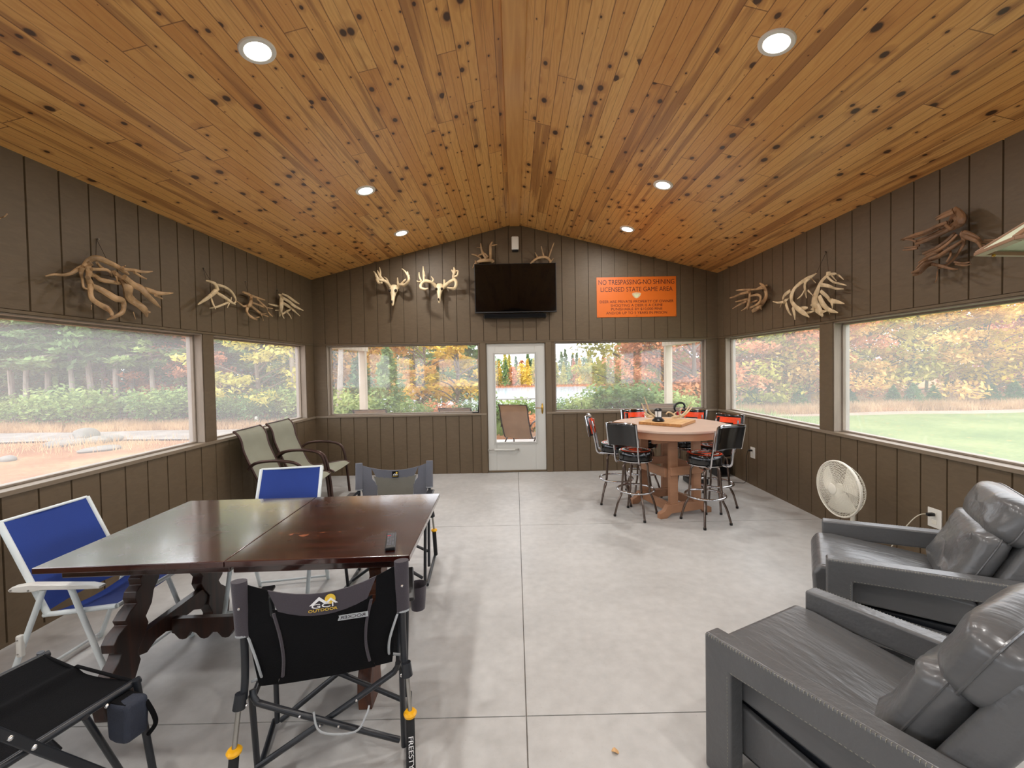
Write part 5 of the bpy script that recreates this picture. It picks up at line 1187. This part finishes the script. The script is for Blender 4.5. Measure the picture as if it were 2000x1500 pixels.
# ---- tree prototypes
def leaf_quads(mb, c, n, rx, ry, rz, s, rg, el=1.0):
    for _ in range(n):
        while True:
            a, b, d = rg.uniform(-1, 1), rg.uniform(-1, 1), rg.uniform(-1, 1); q = a*a+b*b+d*d
            if q < 1: break
        k = .55+.45*(q**.5) if q > .05 else 1
        p = V((c[0]+a*rx*k, c[1]+b*ry*k, c[2]+d*rz*k))
        t1 = V((rg.gauss(0, 1), rg.gauss(0, 1), rg.gauss(0, .6))).normalized(); t2 = t1.cross(V((rg.gauss(0, .5), rg.gauss(0, .5), 1))).normalized()
        z = s*rg.uniform(.6, 1.3); o = len(mb.v)
        mb.v += [tuple(p-t1*z*el), tuple(p+t2*z*.55), tuple(p+t1*z*el), tuple(p-t2*z*.55)]; mb.f.append((o, o+1, o+2, o+3))
def finish(nm, mb, mat, parent):
    o = mb.build(nm, mat, parent, fixn=False); o.material_slots[0].link = 'OBJECT'; o.material_slots[0].material = mat; return o
def broadleaf(seed, H, zb, rc, ncl, nl, s, lean=.0, bark='bark', r0=.13):
    rg = random.Random(seed); rt = empty('deciduous_tree', 'x', 'tree'); tb = MB(); lb = MB()
    tr = cr([(0, 0, -.3), (lean*.2, .05, H*.25), (lean*.5, -.05, H*.5), (lean*.8, .1, H*.78)], 4)
    tb.tube(tr, [r0*(1-.75*i/(len(tr)-1)) for i in range(len(tr))], 8)
    for i in range(ncl):
        a = rg.uniform(0, 6.283)+i*2.4; zz = zb+(H-zb)*((i+.5)/ncl); f = math.sin(math.pi*min(1, .22+.78*(zz-zb)/(H-zb)))**.6
        rr = rc*f*rg.uniform(.35, 1.0); c = (rr*math.cos(a)+lean*.6, rr*math.sin(a), zz+rg.uniform(-.2, .2))
        zs = max(zb*.7, zz-rr*.45); st = tr[min(len(tr)-1, max(0, int(len(tr)*zs/H)))]
        mid = ((st[0]+c[0])/2+rg.uniform(-.15, .15), (st[1]+c[1])/2+rg.uniform(-.15, .15), (zs+c[2])/2+.12)
        if i % 2 == 0 or rr > rc*.5:
            bp_ = cr([(st[0], st[1], zs), mid, c], 3); tb.tube(bp_, [.045*(1-.8*j/(len(bp_)-1)) for j in range(len(bp_))], 5)
        w_ = rg.uniform(.55, 1.0)*rc*.33
        leaf_quads(lb, c, nl, w_*1.25, w_*1.25, w_*.5, s, rg)
    finish('trunk', tb, M[bark], rt); finish('foliage', lb, M['gold_leaf'], rt); return rt
def pine(seed, H, zb, rc, s, nl, bark='bark', full=False):
    rg = random.Random(seed); rt = empty('evergreen_tree', 'x', 'tree'); tb = MB(); lb = MB()
    lx, ly = rg.uniform(-.3, .3), rg.uniform(-.2, .2)
    tr = cr([(0, 0, -.3), (lx*.5, ly*.3, H*.4), (lx, ly, H)], 5); tb.tube(tr, [.12*(1-.85*i/(len(tr)-1)) for i in range(len(tr))], 8)
    z = zb
    while z < H-.2:
        t = (z-zb)/(H-zb); L = rc*(1-t)**.7*(1 if full else rg.uniform(.7, 1)); nb = 6
        for k in range(nb):
            a = rg.uniform(0, 6.283); l = L*rg.uniform(.6, 1.05); x0, y0 = lx*z/H, ly*z/H; dz = -.12*l+rg.uniform(-.1, .15)
            e = (x0+l*math.cos(a), y0+l*math.sin(a), z+dz); tb.tube([(x0, y0, z), ((x0+e[0])/2, (y0+e[1])/2, z+.06), e], [.022, .015, .005], 4)
            for j in range(4): q = .35+.22*j; leaf_quads(lb, (x0+(e[0]-x0)*q, y0+(e[1]-y0)*q, z+dz*q), nl, .30*l*.55+.12, .30*l*.55+.12, .13, s, rg, 1.3)
        z += .34 if not full else .26
    finish('trunk', tb, M[bark], rt); finish('foliage', lb, M['pine_leaf'], rt); return rt
def shrub(seed, H, r, nl, s):
    rg = random.Random(seed); rt = empty('shrub', 'x', 'shrub'); tb = MB(); lb = MB()
    for i in range(9):
        a = i*.7+rg.uniform(-.3, .3); e = (r*.6*math.cos(a), r*.6*math.sin(a), H*rg.uniform(.5, .85)); tb.tube([(0, 0, -.05), (e[0]*.4, e[1]*.4, H*.35), e], [.02, .014, .005], 4)
        leaf_quads(lb, e, nl, r*.5, r*.5, H*.3, s, rg)
    leaf_quads(lb, (0, 0, H*.45), nl*4, r*.85, r*.85, H*.5, s, rg)
    finish('stems', tb, M['bark'], rt); finish('foliage', lb, M['shrub_leaf'], rt); return rt
def cedar(seed, H, r, nl, s):
    rg = random.Random(seed); rt = empty('evergreen_shrub', 'x', 'shrub'); tb = MB(); lb = MB(); tb.tube([(0, 0, -.1), (0, 0, H*.9)], [.06, .01], 6)
    for i in range(26):
        t = (i+.5)/26; rr = r*(1-t)**.6*rg.uniform(.55, .9); a = i*2.4; leaf_quads(lb, (rr*math.cos(a)*.75, rr*math.sin(a)*.75, .1+H*t*.92), nl, r*.36*(1.15-t), r*.36*(1.15-t), H*.13, s, rg, 1.1)
    finish('stem', tb, M['bark'], rt); finish('foliage', lb, M['cedar_leaf'], rt); return rt
PR = {'oakA': broadleaf(1, 7.0, 1.3, 3.0, 44, 130, .13), 'oakB': broadleaf(2, 7.5, 1.0, 3.3, 48, 120, .13, .7, r0=.16), 'oakC': broadleaf(3, 6.2, .5, 2.6, 40, 130, .12, -.5),
      'thin': broadleaf(4, 8.0, 3.2, 2.2, 24, 60, .13, .5, 'pale_bark', .12), 'small': broadleaf(5, 4.2, .8, 1.6, 26, 110, .10, .2, r0=.07),
      'pineA': pine(6, 9.0, 1.8, 2.3, .13, 13), 'pineB': pine(7, 8.0, .9, 2.2, .13, 15), 'bare': pine(8, 9.5, 3.1, 2.4, .13, 14, 'pale_bark'),
      'shrubA': shrub(9, 1.3, .95, 90, .075), 'shrubB': shrub(10, .9, .6, 55, .06), 'cedar': cedar(11, 2.5, .95, 90, .075)}
used = set()
def plant(k, x, y, sc, leaf, label, rz=None, group=None, zs=1.0, bark=None, cat=None):
    r = PR[k] if k not in used else copy_tree(PR[k]); used.add(k)
    r.location = (x, y, gh(x, y)-.02); r.rotation_euler = (0, 0, rz if rz is not None else random.uniform(0, 6.28)); r.scale = (sc, sc, sc*zs)
    r['label'] = label
    if group: r['group'] = group
    elif 'group' in r: del r['group']
    for c in [q for q in bpy.data.objects if q.parent == r]:
        if c.name.startswith('foliage'): c.material_slots[0].material = M[leaf]
        elif bark: c.material_slots[0].material = M[bark]
    return r
def at(u, y): return (u-1007)/828*y+.007*y
random.seed(21)
GL = 'woods beyond the gravel drive'
# left woods
for u, y, k, sc, leaf, lb in [(28, 17.2, 'bare', 1.0, 'pine_leaf', 'tall pine with bare lower trunk at the far left of the left woods'), (92, 16.8, 'bare', .95, 'pine_leaf', 'leaning pine trunk above the pile of pale rocks'),
    (182, 16.4, 'thin', 1.0, 'dark_leaf', 'slim pale trunk in the middle of the large left window'), (226, 16.6, 'bare', 1.0, 'pine_leaf', 'straight pale pine trunk right of the slim one in the large left window'),
    (256, 17.4, 'thin', 1.05, 'cedar_leaf', 'thin grey trunk rising behind the green shrubs, large left window'), (352, 17.0, 'oakC', .62, 'orange_leaf', 'orange leaved tree at the right side of the large left window'),
    (498, 15.2, 'oakC', .80, 'lime_leaf', 'yellow green maple filling the small left window'), (575, 15.5, 'thin', 1.0, 'lime_leaf', 'thin grey trunk near the right edge of the small left window'),
    (596, 17.5, 'pineB', .9, 'dark_leaf', 'dark evergreen at the right edge of the small left window'), (430, 18.5, 'pineA', 1.0, 'pine_leaf', 'pine behind the yellow green maple, small left window'),
    (655, 14.6, 'thin', 1.0, 'gold_leaf', 'pale forked trunk at the left edge of the left back window')]:
    plant(k, at(u, y), y, sc, leaf, lb, bark='pale_bark' if k in ('thin', 'bare') else None)
for i, (u, y) in enumerate([(-40, 19), (10, 21), (60, 20), (115, 19), (150, 22), (200, 20.5), (270, 20), (300, 22.5), (350, 21), (385, 19.5), (455, 21), (505, 20), (545, 22), (585, 20.5), (230, 25), (90, 26), (320, 27), (470, 26), (560, 28), (10, 29), (160, 30), (390, 30)]):
    k = ['pineB', 'pineA', 'oakB', 'pineB'][i % 4]; lf = ['dark_leaf', 'pine_leaf', 'cedar_leaf', 'dark_leaf'][i % 4]
    if i in (9, 12): k, lf = 'oakC', 'orange_leaf'
    plant(k, at(u, y), y, random.uniform(.95, 1.2), lf, 'background %s tree deep in the woods beyond the gravel drive' % {'dark_leaf': 'dark green', 'pine_leaf': 'mid green', 'cedar_leaf': 'olive green', 'orange_leaf': 'orange', 'red_leaf': 'reddish'}[lf], group='%s trees deep in the left woods' % {'dark_leaf': 'dark green', 'pine_leaf': 'mid green', 'cedar_leaf': 'olive green', 'orange_leaf': 'orange', 'red_leaf': 'reddish'}[lf])
for i, (u, y, sc) in enumerate([(-20, 15.4, 1.1), (30, 15.2, 1.0), (85, 14.6, 1.1), (125, 14.9, 1.35), (165, 14.4, 1.3), (205, 15.2, 1.0), (285, 15.4, 1.2), (310, 14.6, 1.2), (345, 15.0, 1.25), (375, 15.6, 1.1), (425, 14.6, 1.0), (455, 14.9, 1.1), (500, 14.4, 1.0), (535, 14.8, 1.2), (580, 14.6, 1.2), (612, 15.2, 1.2)]):
    plant('shrubA', at(u, y), y, sc*.78, 'shrub_leaf' if i % 3 else 'cedar_leaf', '%s shrub at the edge of the woods behind the gravel drive' % ('light green' if i % 3 else 'deep green'), group='%s shrubs at the edge of the left woods' % ('light green' if i % 3 else 'deep green'))
for u, y, lf, lb in [(50, 16.2, 'shrub_leaf', 'soft green pine at the front of the woods, far left'), (145, 16.0, 'pine_leaf', 'soft green pine above the shrubs in the large left window'), (300, 16.4, 'shrub_leaf', 'pale green pine toward the right of the large left window'), (205, 18.0, 'cedar_leaf', 'olive pine crown behind the slim pale trunk'), (-15, 15.8, 'pine_leaf', 'green pine at the left edge of the picture')]:
    plant('bare', at(u, y), y, .9, lf, lb, bark='pale_bark', zs=.8)
# behind the back wall, left window
for u, y, k, sc, leaf, lb in [(752, 12.6, 'cedar', .98, 'cedar_leaf', 'full green juniper right of the left porch post'), (700, 13.4, 'cedar', .95, 'dark_leaf', 'darker juniper hidden partly by the left porch post'),
    (890, 15.0, 'small', .9, 'yellow_leaf', 'small bright yellow maple in the left back window'), (820, 17.0, 'small', 1.0, 'gold_leaf', 'golden small tree between juniper and yellow maple'),
    (912, 22.0, 'pineB', .85, 'pine_leaf', 'soft green pine behind the yellow maple'), (860, 27.0, 'pineA', .9, 'pine_leaf', 'mid green pine farther back in the left back window'),
    (690, 19.0, 'oakA', .85, 'gold_leaf', 'golden leaved tree behind the left porch post'), (735, 24.0, 'oakC', 1.0, 'yellow_leaf', 'yellow tree above the green juniper'), (812, 32.0, 'oakB', 1.1, 'cedar_leaf', 'light green tree at mid distance in the left back window'),
    (770, 34.0, 'oakA', 1.2, 'lime_leaf', 'lime green tree at mid distance in the left back window'), (845, 44, 'oakB', 1.15, 'gold_leaf', 'golden tree near the water in the left back window'), (660, 26.0, 'pineA', 1.1, 'dark_leaf', 'dark pine behind the pale forked trunk'), (650, 21, 'oakC', 1.0, 'gold_leaf', 'gold leaved tree beside the pale forked trunk'), (720, 36, 'oakB', 1.3, 'orange_leaf', 'orange tree far beyond the juniper in the left back window')]:
    plant(k, at(u, y), y, sc, leaf, lb)
for u, y, sc, lf in [(662, 10.9, .95, 'shrub_leaf'), (700, 11.4, .8, 'shrub_leaf'), (796, 12.2, .7, 'shrub_leaf'), (850, 13.0, .6, 'orange_leaf'), (925, 12.4, .7, 'cedar_leaf'), (880, 12.8, .55, 'dry_leaf')]:
    plant('shrubA', at(u, y), y, sc, lf, {'shrub_leaf': 'light green shrub below the trees in the left back window', 'orange_leaf': 'rusty low shrub in the left back window', 'cedar_leaf': 'green low shrub at the right edge of the left back window', 'dry_leaf': 'straw coloured low shrub in the left back window'}[lf], group='light green shrubs, left back window' if lf == 'shrub_leaf' else None)
# door and right back window
for u, y, k, sc, leaf, lb in [(1222, 16.8, 'oakB', .86, 'lime_leaf', 'large yellow green oak in the right back window'), (1296, 14.4, 'oakC', .62, 'orange_leaf', 'russet oak left of the right porch post'), (1358, 14.2, 'oakC', .8, 'orange_leaf', 'russet oak right of the right porch post'),
    (1385, 19.0, 'oakA', .9, 'red_leaf', 'reddish tree at the right edge of the right back window'), (1255, 24.0, 'pineA', .9, 'dark_leaf', 'dark evergreen behind the large yellow green oak'), (1320, 21.0, 'oakA', .95, 'gold_leaf', 'golden tree behind the russet oaks')]:
    plant(k, at(u, y), y, sc, leaf, lb)
for i, (u, y, sc) in enumerate([(975, 12.6, .9), (1000, 13.6, .8), (1030, 12.4, .9), (1090, 12.6, .75), (1112, 13.4, .8), (1135, 12.6, 1.0), (1160, 13.6, .95), (1190, 12.8, 1.2), (1215, 12.4, 1.3), (1240, 13.2, 1.3), (1275, 12.4, 1.1), (1340, 12.0, 1.0)]):
    plant('shrubB', at(u, y), y, sc*1.15, ['shrub_leaf', 'cedar_leaf', 'shrub_leaf'][i % 3], '%s brush on the bank above the lake' % ('fresh green' if i % 3 != 1 else 'deep green'), group='%s brush on the lake bank' % ('fresh green' if i % 3 != 1 else 'deep green'))
plant('shrubB', at(1028, 10.6), 10.6, .8, 'orange_leaf', 'rusty low bush seen through the white door')
# right side
GR = 'autumn trees beyond the lawn'
RT = [(1425, 19, 'oakA', .85, 'orange_leaf', 'orange tree nearest the corner in the small right window'), (1470, 17.5, 'oakC', .85, 'lime_leaf', 'olive green tree in the small right window'), (1525, 18, 'oakA', .8, 'gold_leaf', 'golden tree in the middle of the small right window'),
    (1575, 17.2, 'oakB', .78, 'orange_leaf', 'orange gold tree at the right side of the small right window'), (1640, 17.6, 'oakC', .85, 'gold_leaf', 'golden tree half hidden by the right wall post'), (1700, 18.5, 'oakA', .85, 'lime_leaf', 'yellow green tree left in the large right window'),
    (1775, 17.8, 'oakB', .80, 'gold_leaf', 'golden oak with dark twin trunks in the large right window'), (1850, 18.2, 'oakA', .82, 'yellow_leaf', 'yellow oak in the middle of the large right window'), (1930, 17.4, 'oakB', .80, 'gold_leaf', 'golden oak with spreading branches, large right window'),
    (1990, 19.0, 'oakC', .9, 'red_leaf', 'reddish tree at the right edge of the picture'), (2060, 18.5, 'oakA', .9, 'orange_leaf', 'orange tree beyond the right edge of the picture')]
for u, y, k, sc, leaf, lb in RT: plant(k, at(u, y), y, sc*.93, leaf, lb)
for i, (u, y) in enumerate([(1440, 24), (1500, 25), (1555, 23), (1610, 25), (1670, 23.5), (1735, 25), (1810, 23.5), (1890, 24.5), (1960, 23), (2030, 25)]):
    lf = ['orange_leaf', 'gold_leaf', 'lime_leaf', 'red_leaf'][i % 4]; cn = {'orange_leaf': 'orange', 'gold_leaf': 'golden', 'lime_leaf': 'olive', 'red_leaf': 'reddish'}[lf]
    plant(['oakA', 'oakB', 'oakC'][i % 3], at(u, y), y, .70, lf, '%s tree in the second row behind the lawn' % cn, group='%s trees in the second row behind the lawn' % cn)
for i, (u, y, sc) in enumerate([(1430, 16.6, .5), (1465, 16.9, .55), (1560, 16.4, .55), (1660, 16.5, .45), (1745, 16.6, .5), (1785, 16.3, .56), (1825, 16.6, .5), (1940, 16.2, .52), (1985, 16.4, .6), (2030, 16.6, .6)]):
    plant('cedar', at(u, y), y, sc, 'dark_leaf' if i % 2 else 'cedar_leaf', 'low %s juniper in front of the autumn trees beyond the lawn' % ('dark green' if i % 2 else 'mid green'), group='low %s junipers beyond the lawn' % ('dark green' if i % 2 else 'mid green'), zs=.62)
# far shore
def far_proto(kind, seed):
    rg = random.Random(seed); lb = MB()
    for i in range(16):
        t = (i+.5)/16
        r = (2.1*(1-t)**.8 if kind == 'cone' else 2.0*math.sin(math.pi*(.15+.8*t))**.7); z = 1.0+8.2*t if kind == 'cone' else 1.2+6.6*t
        leaf_quads(lb, (0, 0, z), 34, r, r, .45, .42, rg)
    lb.tube([(0, 0, -.5), (0, 0, 6)], [.16, .05], 5)
    o = lb.build('far_shore_tree', M['pine_leaf'], fixn=False); o.material_slots[0].link = 'OBJECT'; tag(o, 'x', 'tree'); return o
FP = [far_proto('cone', 1), far_proto('round', 2)]; fu = set()
random.seed(5)
for row, (yy, n) in enumerate(((109, 60), (116, 58))):
    for i in range(n):
        x = -34+88*(i+random.uniform(.2, .8))/n; k = random.choice([0, 0, 1]); lf = random.choice(['pine_leaf', 'dark_leaf', 'cedar_leaf', 'yellow_leaf', 'yellow_leaf', 'lime_leaf', 'orange_leaf'])
        if row: k, lf = random.choice([0, 1]), random.choice(['dark_leaf', 'pine_leaf', 'orange_leaf', 'lime_leaf'])
        o = FP[k] if k not in fu else FP[k].copy()
        if k in fu: C.objects.link(o)
        fu.add(k); s = random.uniform(.80, 1.0)*(1.05 if row else .8)
        o.location = (x, yy+random.uniform(-2, 2), gh(x, yy)-.1); o.scale = (s, s, s); o.rotation_euler = (0, 0, random.uniform(0, 6)); o.material_slots[0].material = M[lf]
        cn = {'pine_leaf': 'mid green', 'dark_leaf': 'dark green', 'cedar_leaf': 'light green', 'yellow_leaf': 'bright yellow', 'lime_leaf': 'yellow green', 'orange_leaf': 'orange'}[lf]
        sh_ = 'pointed' if k == 0 else 'rounded'
        o['label'] = '%s %s tree in the %s row on the far lake shore' % (sh_, cn, 'back' if row else 'front'); o['group'] = '%s %s trees, %s row, far shore' % (sh_, cn, 'back' if row else 'front')
# reddish marsh edge on the far shore, dry grass strips: nobody could count the blades
def grass(name, label, pts, hgt, mat, w_=.02, cat='grass'):
    mb = MB(); rg = random.Random(len(pts))
    for x, y in pts:
        z = gh(x, y); a = rg.uniform(0, 3.14); h = hgt*rg.uniform(.5, 1.2); dx, dy = math.cos(a)*w_, math.sin(a)*w_; lx, ly = rg.gauss(0, .25)*h, rg.gauss(0, .25)*h
        o = len(mb.v); mb.v += [(x-dx, y-dy, z), (x+dx, y+dy, z), (x+lx, y+ly, z+h)]; mb.f.append((o, o+1, o+2))
    tag(mb.build(name, mat, fixn=False), label, cat, kind='stuff')
rg = random.Random(3)
grass('marsh_grass', 'rusty marsh growth along the foot of the far shore trees', [(rg.uniform(-34, 54), rg.uniform(104.2, 108)) for _ in range(9000)], 1.1, M['orange_leaf'], .12)
grass('dry_grass', 'pale dry grass between the dirt path and the right hand trees', [(rg.uniform(5.5, 26), rg.uniform(14.6, 17.5)) for _ in range(26000)], .30, M['dry_leaf'], .012)
grass('dry_grass', 'dry grass between the gravel drive and the left hand woods', [(rg.uniform(-24, -4.6), rg.uniform(13.1, 15.0)) for _ in range(20000)], .24, M['dry_leaf'], .012)
grass('weeds', 'thin weeds around the pale rocks outside the large left window', [(rg.gauss(-10.6, 1.6), rg.gauss(10.4, .45)) for _ in range(900)], .22, M['dry_leaf'], .008, 'weeds')
grass('bank_grass', 'green and straw growth on the bank above the lake', [(rg.uniform(-4.5, 8), rg.uniform(11.0, 15.0)) for _ in range(16000)], .32, M['shrub_leaf'], .012)
# rocks, marker
def rock(x, y, a, b, h, seed, label):
    mb = MB(); mb.ball((0, 0, 0), a, b, h, n=18)
    mb.v = [tuple(V(p)*(1+.28*noise.noise(V((p[0]*3+seed, p[1]*3, p[2]*5)))) ) for p in mb.v]
    o = mb.build('rock', M['rock'], smooth=True); o.location = (x, y, gh(x, y)+h*.45); o.rotation_euler = (0, 0, seed); tag(o, label, 'rock', 'pale rocks outside the large left window')
for u, v, a, b, h, s, lb in [(128, 872, .42, .28, .12, 1, 'long low rock at the left of the rock pile'), (168, 858, .34, .25, .22, 2, 'tallest rock at the top of the rock pile'), (192, 866, .32, .24, .12, 3, 'rounded rock right of the tallest one in the pile'),
    (196, 880, .38, .24, .08, 4, 'flat pale rock at the front of the rock pile'), (222, 862, .26, .2, .1, 5, 'small grey rock at the right end of the rock pile'), (14, 902, .15, .12, .08, 6, 'small dark rock alone at the far left edge')]:
    d_ = ray(u, v); p_ = EYE+d_*((-.14-CAMH)/d_.z); rock(p_.x, p_.y, a, b, h, s, lb)
o = MB().box(-.05, .05, -.05, .05, 0, .32).build('marker_post', M['white_plastic'], bevel=.02); o.location = (-8.6, 14.1, gh(-8.6, 14.1)); tag(o, 'short white marker post in the grass outside the small left window', 'marker post')
